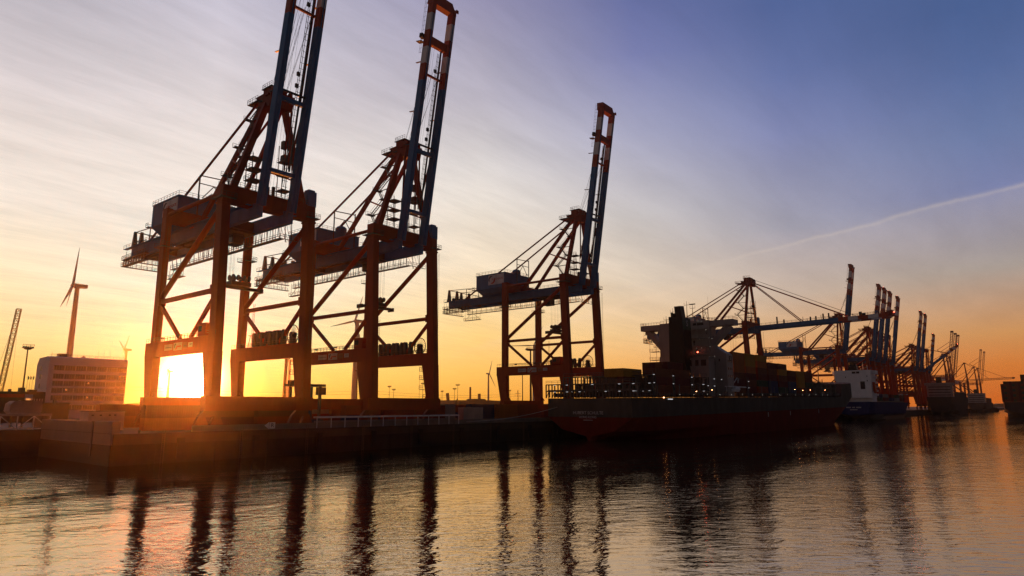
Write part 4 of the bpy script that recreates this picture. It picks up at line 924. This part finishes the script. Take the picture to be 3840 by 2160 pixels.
# --- ships farther away
FARW = mat('distant_white', (.33, .31, .30), .8); FARD = mat('distant_hull', (.05, .045, .045), .9, spec=.03)
def far_ship(label, u, v, L, hb, zd, blocks, mats):
    s = thing('cargo_ship', label, 'ship', (u, v, 0))
    hull(L, hb, zd, 3.0, 0, 0, 0, mats, x0trim=0, parent=s, nst=16)
    for nm, a, bb, m in blocks:
        o = MB().box(a, bb).build(nm, m, s)
        if nm == 'superstructure':
            w = MB()
            for k in range(4): w.box((a[0] - .1, a[1] + 2, a[2] + 2 + k * 3.4), (a[0] - .01, bb[1] - 2, a[2] + 3 + k * 3.4)); w.box((a[0] + 2, a[1] - .1, a[2] + 2 + k * 3.4), (bb[0] - 2, a[1] - .01, a[2] + 3 + k * 3.4))
            w.build('window_band', GLASS, o)
    return s
far_ship('hazy pale ship under the far cranes, white house above a dark hull', 1000, -20, 190, 15, 22, [('superstructure', (10, -14, 22), (24, 14, 37), FARW), ('bridge', (8, -16, 37), (20, 16, 40), FARW), ('funnel', (12, -3, 40), (18, 3, 47), BLACK), ('cargo_deck', (30, -14, 22), (160, 14, 29), FARD)], [FARD, FARD, FARD])
far_ship('small hazy ship at the end of the quay with a low white house', 1440, -20, 170, 14, 16, [('superstructure', (12, -13, 16), (26, 13, 33), FARW), ('funnel', (15, -3, 33), (20, 3, 40), BLACK), ('cargo_deck', (34, -12, 16), (150, 12, 25), FARD)], [FARD, FARD, FARD])
rs = thing('container_ship', 'dark container ship cut off by the right edge of the picture', 'ship', (900, -108.6, 0))
hull(260, 18.5, 15, 6, 0, 0, 0, [FARD, FARD, FARD], x0trim=0, parent=rs, nst=16, sternlift=2.6)
MB().box((26, -16, 15), (36, 1, 45)).build('superstructure', FARD, rs)
RSG = 'containers stacked on the ship at the right edge'
for y0 in range(12):
    for t in range(8):
        c = ('maroon', 'brown', 'dark green', 'maroon', 'brown', 'rust red')[(y0 * 5 + t * 3) % 6]
        if y0 == 0 and t > 6: continue
        container((902 + (y0 % 2) * .2, -90.4 - (y0 + 1) * 2.5, 15.1 + t * 2.76), c, f'{c} container, {TI[t] if t < 7 else "topmost"} tier, row {y0 + 1} from the left, right edge ship', 12.19, RSG)
tg = thing('tug_boat', 'tiny dark tug on the far water left of the right edge ship', 'boat', (1500, -44, 0), R(15)); hull(28, 5, 3.5, 1.2, 0, 0, 0, [FARD, FARD, FARD], x0trim=0, parent=tg, nst=10)
MB().box((8, -3, 3.5), (16, 3, 8)).build('wheelhouse', FARD, tg); MB().tube((12, 0, 8), (12, 0, 14), .3, .1, 5).build('mast', FARD, tg)

# ------------------------------------------------------------------ the yard behind and under the cranes
YG = 'containers stacked in the yard under the cranes'
row_c = ['rust red', 'maroon', 'brown', 'dark blue', 'rust red', 'grey', 'dark green', 'maroon']
def where(u):
    if u < 71: return 'left of the nearest crane'
    if u < 94: return 'under the nearest crane'
    if u < 114: return 'between the two nearest cranes'
    if u < 138: return 'under the second crane'
    if u < 207: return 'between the second and third crane'
    if u < 232: return 'under the third crane'
    return 'beyond the third crane'
cnt = {}
for row, v in ((0, 36.5), (1, 40.2)):
    for k in range(14):
        u = 62 + k * 13.4 + row * 5
        for t in range(2):
            c = row_c[(k * 3 + t + row * 2) % 8]; w = where(u); cnt[(w, row, t)] = cnt.get((w, row, t), -1) + 1
            container((u, v, Q + t * 2.9), c, f'{c} container, {("bottom", "top")[t]}, number {cnt[(w, row, t)] + 1} in the {("front", "back")[row]} yard row {w}'.replace(f'number {cnt[(w, row, t)] + 1}', ORD[cnt[(w, row, t)]]), 12.19, YG, 0, 2.9)
for k in range(9):      # a row between the rails
    u = 62 + k * 13.2
    if 96 < u < 112 or 150 < u < 170: continue
    for t in range(2):
        c = ['rust red', 'maroon', 'rust red', 'brown', 'dark blue'][(k + t) % 5]; w = where(u); cnt[(w, 2, t)] = cnt.get((w, 2, t), -1) + 1
        container((u, 10, Q + t * 2.75), c, f'{c} container, {("bottom", "top")[t]}, {ORD[cnt[(w, 2, t)]]} between the crane rails {w}', 12.19, YG)
for k, (u, c, n) in enumerate(((148.6, 'grey', 2), (168.4, 'dark blue', 2), (181.5, 'orange', 2), (194, 'rust red', 2))):
    for t in range(n): container((u, 12.6, Q + t * 2.95), c, f'{c} container, {("bottom", "top")[t]} of the stack by the pale cabin between cranes', 12.19, YG, 0, 2.95)
pc = thing('site_cabin', 'pale cream two tier cabin standing in the gap between second and third crane', 'cabin', (158.3, 6.4, Q))
b = MB(); b.box((0, 0, .15), (9.4, 2.5, 2.5)); b.build('lower_cabin', mat('cream_cabin', (.50, .42, .32), .8), pc)
b = MB(); b.box((0, 0, 2.54), (9.4, 2.5, 4.85)); [b.box((.6 + k * 2.2, -.04, 2.7), (.66 + k * 2.2, -.001, 4.7)) for k in range(4)]; b.build('upper_cabin', mat('cream_cabin', (.50, .42, .32), .8), pc)
# straddle carrier beside the nearest crane
st = thing('straddle_carrier', 'tall dark straddle carrier standing on the quay between the two nearest cranes', 'straddle carrier', (101.6, 17, Q))
SCM = mat('straddle_blue', (.03, .05, .08), .6)
for sy in (-2.1, 2.1):
    b = MB(); b.box((0, sy - .35, .9), (9, sy + .35, 1.7)); b.build('side_frame', SCM, st)
    for x in (1.2, 7.8): MB().box((x - .35, sy - .3, 1.7), (x + .35, sy + .3, 10.6)).build('leg', SCM, st)
    for x in (.8, 2.6, 6.4, 8.2): MB().tube((x, sy - .3, .72), (x, sy + .3, .72), .72, None, 14).build('wheel', CABLE, st)
MB().box((-.3, -2.6, 10.61), (9.3, 2.6, 11.3)).build('top_frame', SCM, st)
b = MB(); b.box((8.5, -1.2, 8.4), (10.4, 1.0, 10.5)); b.build('cab', SCM, st)
MB().box((-.2, -1.5, 11.3), (2.4, 1.5, 12.3)).build('engine_box', SCM, st)

# ------------------------------------------------------------------ buildings at the left
OB = mat('office_panel', (.78, .72, .72), .85, vary=.08, scale=.12); MULL = mat('window_frame', (.45, .40, .40), .7); DKW = mat('office_glass', (.07, .045, .045), .35, spec=.25)
of = thing('office_building', 'white office block with six rows of windows and cut-off roof corner at left', 'building', (89.4, 177, 0))
b = MB(); b.prism([(0, 0, 12.4), (0, 15.6, 12.4), (0, 15.6, 28.4), (0, 13.2, 31.2), (0, 2.2, 31.6), (0, 0, 31.2)], (29.9, 0, 0)); b.box((3.4, .3, Q), (29.5, 15, 12.39)); b.build('wall', OB, of)
for r, z in enumerate((25.9, 22.4, 19.5, 16.6, 13.5, 9.6)):
    for k in range(7):
        if r == 5 and k < 1: continue
        u = 1.9 + k * 4.0
        b = MB(); b.box((u, -.06, z), (u + 3.8, -.003, z + 1.95), 1)
        for q in (.85, 1.75, 2.65): b.box((u + q, -.12, z), (u + q + .07, -.061, z + 1.9), 0)
        b.box((u - .1, -.2, z - .12), (u + 3.65, -.003, z - .02), 0); wn = b.build('window', [MULL, DKW], of)
        if (r, k) in ((2, 3), (4, 3), (1, 6), (3, 1)): MB().box((u + 1.0, -.1, z + .9), (u + 1.5, -.061, z + 1.6)).build('lit_pane', WARM, wn)
for z in (25.8, 22.4, 18.4): MB().box((-.06, 8.5, z), (-.003, 10.2, z + 2.0)).build('window', DKW, of)
b = MB(); b.box((4.0, 3, 31.5), (7, 6, 33.0)); b.tube((13.5, 4, 31.5), (13.5, 4, 32.4), 1.0, .5, 10); b.build('roof_plant', STEEL, of)
b = MB(); b.railing([(1, 2.4, 31.6), (29.5, 2.4, 31.6)], 1.0, .05, 2.4); b.build('roof_railing', RAIL, of)
for x, h in ((2, 2.4), (9.5, 2.6), (19.4, 4.2), (21.8, 3.6), (24.3, 4.0), (27, 2.2)): MB().tube((x, 5, 31.4), (x, 5, 31.4 + h), .07, .03, 5).build('aerial', RAIL, of)
MB().box((29.9, 4, 20), (31.0, 6, 21.4)).build('balcony', RAIL, of)
DKB = mat('dark_building', (.06, .04, .035), .85)
lb_ = thing('low_building', 'long low dark building with a red fascia strip at far left', 'building', (40, 120, 0))
MB().box((0, 0, Q), (33.6, 14, 15.9)).build('wall', DKB, lb_)
b = MB(); b.box((0, -.1, 14.0), (27.7, -.003, 15.1)); b.build('fascia', mat('fascia_red', (.35, .02, .015), .7), lb_)
sgn = MB().box((27.9, -.3, 13.0), (30.0, -.003, 15.0)).build('sign', mat('sign_pale', (.55, .55, .6)), lb_)
MB().box((28.2, -.36, 13.2), (29.4, -.301, 13.6)).build('lit_window', WARM, lb_)
for k in range(12): MB().box((24.4 + k * .75, -.05, 11.6), (24.8 + k * .75, -.003, 13.6)).build('window', MULL, lb_) if 24.4 + k * .75 > 30.2 else None
b = MB()
for (x, w, h) in ((20.6, 1.0, 2.2), (24.6, .6, .9), (27.4, 1.6, 1.4), (30, 2.4, .8), (18, .3, 1.2)): MB().box((x, 5, 15.91), (x + w, 7, 15.9 + h)).build('roof_plant', STEEL, lb_)
gb = thing('storage_tank', 'grey covered storage box with rounded corners above the lattice jetty', 'tank', (49.6, 60, 0))
b = MB(); b.prism([(.6, 0, 9.3), (6.6, 0, 9.3), (7.0, 0, 9.9), (7.0, 0, 12.5), (1.0, 0, 12.5), (.2, 0, 11.8), (0, 0, 10)], (0, 5, 0)); b.build('tank_body', mat('tank_grey', (.26, .24, .27), .8), gb)
b = MB(); [b.tube((1 + k * 2.5, 2, Q), (1 + k * 2.5, 2, 9.3), .25) for k in range(3)]; b.box((2.4, 1, 12.5), (3.4, 3, 12.75)); b.build('support', RAIL, gb)
dsd = thing('shed', 'small dark flat roofed shed in front of the white office block', 'shed', (56.6, 60, 0))
MB().box((0, 0, Q), (6.1, 6, 11.9)).build('wall', DKB, dsd); MB().box((-.2, -.2, 11.9), (6.3, 6.2, 12.1)).build('roof', STEEL, dsd); MB().box((2.6, 1, 12.1), (3.1, 1.6, 12.9)).build('chimney', STEEL, dsd)
jt = thing('lattice_jetty', 'white lattice jetty with a flat deck on the harbour wall at far left', 'jetty', (24, 40, 0))
MB().box((0, 0, 9.0), (29.2, 4, 9.5)).build('deck', mat('jetty_deck', (.3, .27, .26), .8), jt)
b = MB()
for k in range(10):
    x = k * 3.2; b.box((x, -.1, Q), (x + .22, .1, 9.0))
    if k < 9: b.beam((x + .2, 0, 6.1 if k % 2 else 8.9), (x + 3.2, 0, 8.9 if k % 2 else 6.1), .16, .18)
b.box((0, -.12, 6.0), (29.2, .12, 6.2)); b.build('lattice_frame', WHITE, jt)
wb = thing('harbour_office', 'small white flat roofed hut with a row of little windows on the basin wall', 'building', (54.3, 20, 0))
MB().box((0, 0, Q), (7.3, 5, 10.05)).build('wall', mat('hut_white', (.55, .47, .44), .85), wb); MB().box((-.2, -.2, 10.05), (7.5, 5.2, 10.2)).build('roof', STEEL, wb)
for x in (.6, 2.2, 4.0, 5.1): MB().box((x, -.04, 9.1), (x + .45, -.003, 9.4)).build('window', DKW, wb)

# lattice crane, masts, flags
cc = thing('crawler_crane', 'slender lattice jib crane rising at the far left edge of the picture', 'crane', (90.2, 250, Q))
b = MB(); lattice(b, (0, 0, 4), (3.9, 0, 52.6), 1.9, 1.9, 20, .17); b.build('jib', mat('jib_yellow', (.35, .22, .06), .6), cc)
b = MB(); b.box((-5, -3, 1.2), (3, 3, 5.5)); b.build('cab', STEEL, cc)
for y in (-3.2, 2.2): MB().box((-5, y, 0), (4, y + 1, 1.2)).build('crawler_track', STEEL, cc)
MB().tube((3.9, 0, 52.6), (-4.5, 0, 5.4), .05, None, 4).build('pendant_rope', CABLE, cc)
MB().tube((4.2, 0, 52.4), (4.8, 0, 14), .04, None, 4).build('hook_rope', CABLE, cc)
def light_mast(u, v, top, w, label, r=.3):
    o = thing('light_mast', label, 'light mast', (u, v, Q), 0, 'flood light masts of the terminal'); h = top - Q
    MB().tube((0, 0, 0), (0, 0, h), r, r * .6, 8).build('mast_pole', RAIL, o)
    b = MB(); b.box((-w / 2, -.5, h), (w / 2, .5, h + .25)); n = max(4, int(w / .7))
    b.tube((0, 0, h - .5), (0, 0, h), w * .25, w * .42, 8)
    for k in range(n): x = -w / 2 + (k + .5) * w / n; b.box((x - .18, -.7, h + .25), (x + .18, .5, h + .7))
    b.railing([(-w / 2, -.5, h + .7), (w / 2, -.5, h + .7)], .7, .05, 1.2)
    b.build('lamp_head', RAIL, o); return o
light_mast(74.6, 150, 32.3, 3.6, 'flood light mast left of the white office block', .35)
light_mast(326.2, 110, 45.6, 9, 'large flood light mast seen through the third crane', .75)
for (u, v, t, w, lab) in ((499, 450, 32.4, 5, 'light mast under the second crane, taller left one of two'), (505.5, 450, 29, 4.6, 'light mast under the second crane, shorter right one of two'), (550.6, 450, 37, 6, 'light mast beside the right leg of the second crane'), (583, 450, 28.4, 4, 'short light mast just right of the second crane'), (604.7, 450, 31.8, 6, 'lower light mast of the close pair in the gap between cranes'), (610.4, 450, 36.8, 7, 'higher light mast of the close pair in the gap between cranes'), (714, 450, 31.4, 4, 'light mast just right of the third crane landside leg')):
    light_mast(u, v, t, w, lab, .32)
pl = thing('steel_pole', 'plain thin pole seen through the third crane legs', 'pole', (318.1, 110, Q)); MB().tube((0, 0, 0), (0, 0, 26), .34, .22, 8).build('shaft', RAIL, pl); MB().box((-.6, -.4, 26), (.6, .4, 26.4)).build('lamp_head', RAIL, pl)
po = thing('steel_pole', 'thick pole right of the wind turbine under the nearest crane', 'pole', (243, 250, Q)); MB().tube((0, 0, 0), (0, 0, 36), 1.4, .9, 10).build('shaft', RAIL, po); MB().box((-2.5, -.6, 36), (2.5, .6, 37)).build('lamp_head', RAIL, po)
p2 = thing('steel_pole', 'pole standing just right of the big turbine mast behind the second crane', 'pole', (301, 250, Q)); MB().tube((0, 0, 0), (0, 0, 30), .6, .45, 8).build('shaft', RAIL, p2); MB().box((-1.5, -.5, 30), (1.5, .5, 30.6)).build('lamp_head', RAIL, p2)
for k in range(3):
    f_ = thing('flag_pole', ('left', 'middle', 'right')[k] + ' one of three flag poles beside the office block', 'flag', (75.7 + k * .8, 150, Q), 0, 'flag poles beside the office block')
    MB().tube((0, 0, 0), (0, 0, 16.4), .08, .05, 5).build('pole', RAIL, f_); b = MB(); b.prism([(.06, 0, 16.2), (.5, .2, 15.9), (.45, .3, 14.9), (.06, 0, 15.0)], (0, .04, 0)); b.build('flag_cloth', DKB, f_)

# ------------------------------------------------------------------ wind turbines
TW = mat('turbine_white', (.42, .38, .36), .7, vary=.08)
def turbine(hub, L, blades, nac, label, r0=2.3):
    o = thing('wind_turbine', label, 'wind turbine', (hub[0], hub[1], Q), 0, 'wind turbines behind the terminal'); z = hub[2] - Q
    b = MB(); b.tube((nac * 3, 0, 0), (nac * 3, 0, z - 1.5), r0, r0 * .6, 14); b.tube((nac * 3, 0, z * .3), (nac * 3, 0, z * .3 + .5), r0 * .95, r0 * .95, 14); b.build('mast', TW, o)
    b = MB(); b.prism([(nac * .8, -1.7, z - 1.7), (nac * 9.5, -1.7, z - 1.0), (nac * 9.5, -1.7, z + 1.6), (nac * .8, -1.7, z + 1.7)], (0, 3.4, 0)); b.build('nacelle', TW, o)
    MB().ball((0, 0, z), 1.7, 0, 10).build('hub', TW, o)
    vw = Vector((hub[0] - CAM.x, hub[1] - CAM.y, 0)).normalized()
    for (du, dz_, sg_) in blades:
        dep = math.sqrt(max(0, L * L - du * du - dz_ * dz_)) * sg_
        d = (Vector((du, 0, dz_)) + vw * dep).normalized(); s = d.cross(Vector((1, .3, .2))).normalized(); t = d.cross(s)
        b = MB(); prev = None
        for q, w, th in ((.02, .8, .8), (.18, 1.7, .45), (.5, 1.1, .3), (.8, .65, .18), (1, .15, .06)):
            w *= .62; c = Vector((0, 0, z)) + d * L * q; ring = [c - s * w - t * th, c + s * w - t * th, c + s * w + t * th, c - s * w + t * th]
            if prev: b.hexa(prev + ring)
            prev = ring
        b.build('blade', TW, o)
turbine((165.9, 420, 99.9), 34, ((1.5, 32, 1), (-6.5, -12.2, 1), (-2.7, -19.5, -1)), 1, 'tall wind turbine rising behind the white office block', 2.5)
turbine((380.6, 900, 90.8), 27, ((5.3, 23.5, 1), (-7.2, 14, 1), (-2.3, -13.8, -1)), 1, 'small distant wind turbine at the right corner of the office roof', 2.6)
turbine((529.8, 1100, 72.3), 24, ((-4.7, 9.7, 1), (-2, -20, 1), (5, 12, -1)), 1, 'faint wind turbine inside the bright gap under the nearest crane', 2.6)
turbine((522.6, 700, 73.6), 32, ((-8.3, 6, 1), (3.2, 5, -1), (-6.5, -31, 1)), 1, 'wind turbine under the nearest crane with one blade hanging straight down', 2.6)
turbine((424.7, 420, 98.4), 32.5, ((9.7, 30.3, 1), (-20.4, -2.8, 1), (10.6, -27, -1)), 1, 'large wind turbine between the legs of the second crane', 3.4)
turbine((1178, 900, 85), 44, ((11.1, 37.3, 1), (26, -34, 1), (-8, -3, -1)), -1, 'wind turbine alone in the gap between the second and third cranes', 2.6)
turbine((962, 600, 119.9), 57, ((33.6, 45, 1), (-52, -2, 1), (18, -43, -1)), 1, 'wind turbine seen through the third crane beside a flood light mast', 5.0)

# ------------------------------------------------------------------ low things on the horizon
ch = thing('chimney', 'thin factory chimney on the horizon in the gap between cranes', 'chimney', (900, 700, Q)); MB().tube((0, 0, 0), (0, 0, 39), 2.2, 1.7, 10).build('shaft', DKB, ch)
ch2 = thing('chimney', 'short stubby chimney on the horizon right of the thin chimney', 'chimney', (924.6, 700, Q)); MB().tube((0, 0, 0), (0, 0, 27), 3.2, 2.8, 10).build('shaft', DKB, ch2)
sl = thing('loading_arm', 'slanted loading conveyor tower on the horizon right of the second crane', 'conveyor', (845, 700, Q)); MB().beam((0, 0, 0), (-4, 0, 27), 3, 5).build('tower', DKB, sl); MB().beam((12, 0, 6), (22, 0, 17), 1.6, 1.6).build('arm', DKB, sl)
py_ = thing('power_pylon', 'faint power pylon with cross arms on the horizon beyond the third crane', 'pylon', (1039, 700, Q)); b = MB()
for sx in (-1, 1):
    b.tube((sx * 4, 0, 0), (sx * .6, 0, 36), .35, None, 4)
    for k in range(5): b.tube((sx * (4 - k * .7), 0, k * 7), (-sx * (3.3 - k * .7), 0, k * 7 + 7), .2, None, 4)
for z, w in ((24, 11), (29, 8)): b.tube((-w, 0, z), (w, 0, z), .35, None, 4)
b.build('lattice_frame', RAIL, py_)
pwl = MB()
for dz_ in (0, 4):
    pts = [(300 + 740 * i / 20, 700, 30 + dz_ - 5 * math.sin(math.pi * (i % 10) / 10)) for i in range(21)]; pwl.poly(pts, .14, 4)
tag(pwl.build('power_line', CABLE), 'thin power line sagging across the sky low behind the cranes', 'power line')
hs = thing('warehouse', 'long low pale warehouse roof on the horizon between second and third crane', 'building', (655, 500, Q)); b = MB(); b.prism([(0, 0, 0), (105, 0, 0), (105, 0, 12), (70, 0, 13), (4, 0, 12.6)], (0, 40, 0)); b.build('wall', DKB, hs)
b = MB(); b.prism([(36, -1, 12.4), (64, -1, 12.4), (64, -1, 14), (60, -1, 14.8), (40, -1, 14.8), (36, -1, 14)], (0, 12, 0)); b.build('roof_tank', DKB, hs)
for k, (u, w, h) in enumerate(((430, 90, 11), (540, 60, 9), (790, 70, 11.5))):
    o = thing('warehouse', f'{("broad", "narrow", "distant")[k]} low shed roof on the horizon {("left of the second crane", "under the second crane", "behind the third crane")[k]}', 'building', (u, 520, Q)); MB().prism([(0, 0, 0), (w, 0, 0), (w, 0, h * .85), (w * .5, 0, h), (0, 0, h * .85)], (0, 40, 0)).build('wall', DKB, o)
def shore(name, p, q, h0, h1, m, n=90, depth=120):
    b = MB(); p, q = Vector(p), Vector(q); rnd = random.Random(3); h = h0; pts = []
    for i in range(n + 1):
        h = min(h1, max(h0, h + rnd.uniform(-1, 1) * (h1 - h0) * .3)); pts.append(p.lerp(q, i / n) + Vector((0, 0, h)))
    ring = [p] + pts + [q]; b.prism(ring, (depth, depth * .3, 0)); return tag(b.build(name, m), kind='structure')
SHM = mat('far_shore', (.05, .045, .035), .95)
shore('far_shore', (3600, -520, -1), (3600, 200, -1), 9, 22, SHM)
shore('far_land', (-700, 1290, 0), (3400, 1290, 0), 10, 20, SHM, 160, 60)

# ------------------------------------------------------------------ air
hz = MB(); hz.box((-1000, -700, -2.6), (3900, 1420, 175))
hm = bpy.data.materials.new('haze'); hm.use_nodes = True; hn = hm.node_tree; hn.nodes.clear()
pv = hn.nodes.new('ShaderNodeVolumePrincipled'); ho = hn.nodes.new('ShaderNodeOutputMaterial')
pv.inputs['Color'].default_value = (.95, .80, .66, 1); pv.inputs['Density'].default_value = .00006; pv.inputs['Anisotropy'].default_value = .92
hn.links.new(pv.outputs[0], ho.inputs['Volume'])
tag(hz.build('haze', hm), kind='stuff')
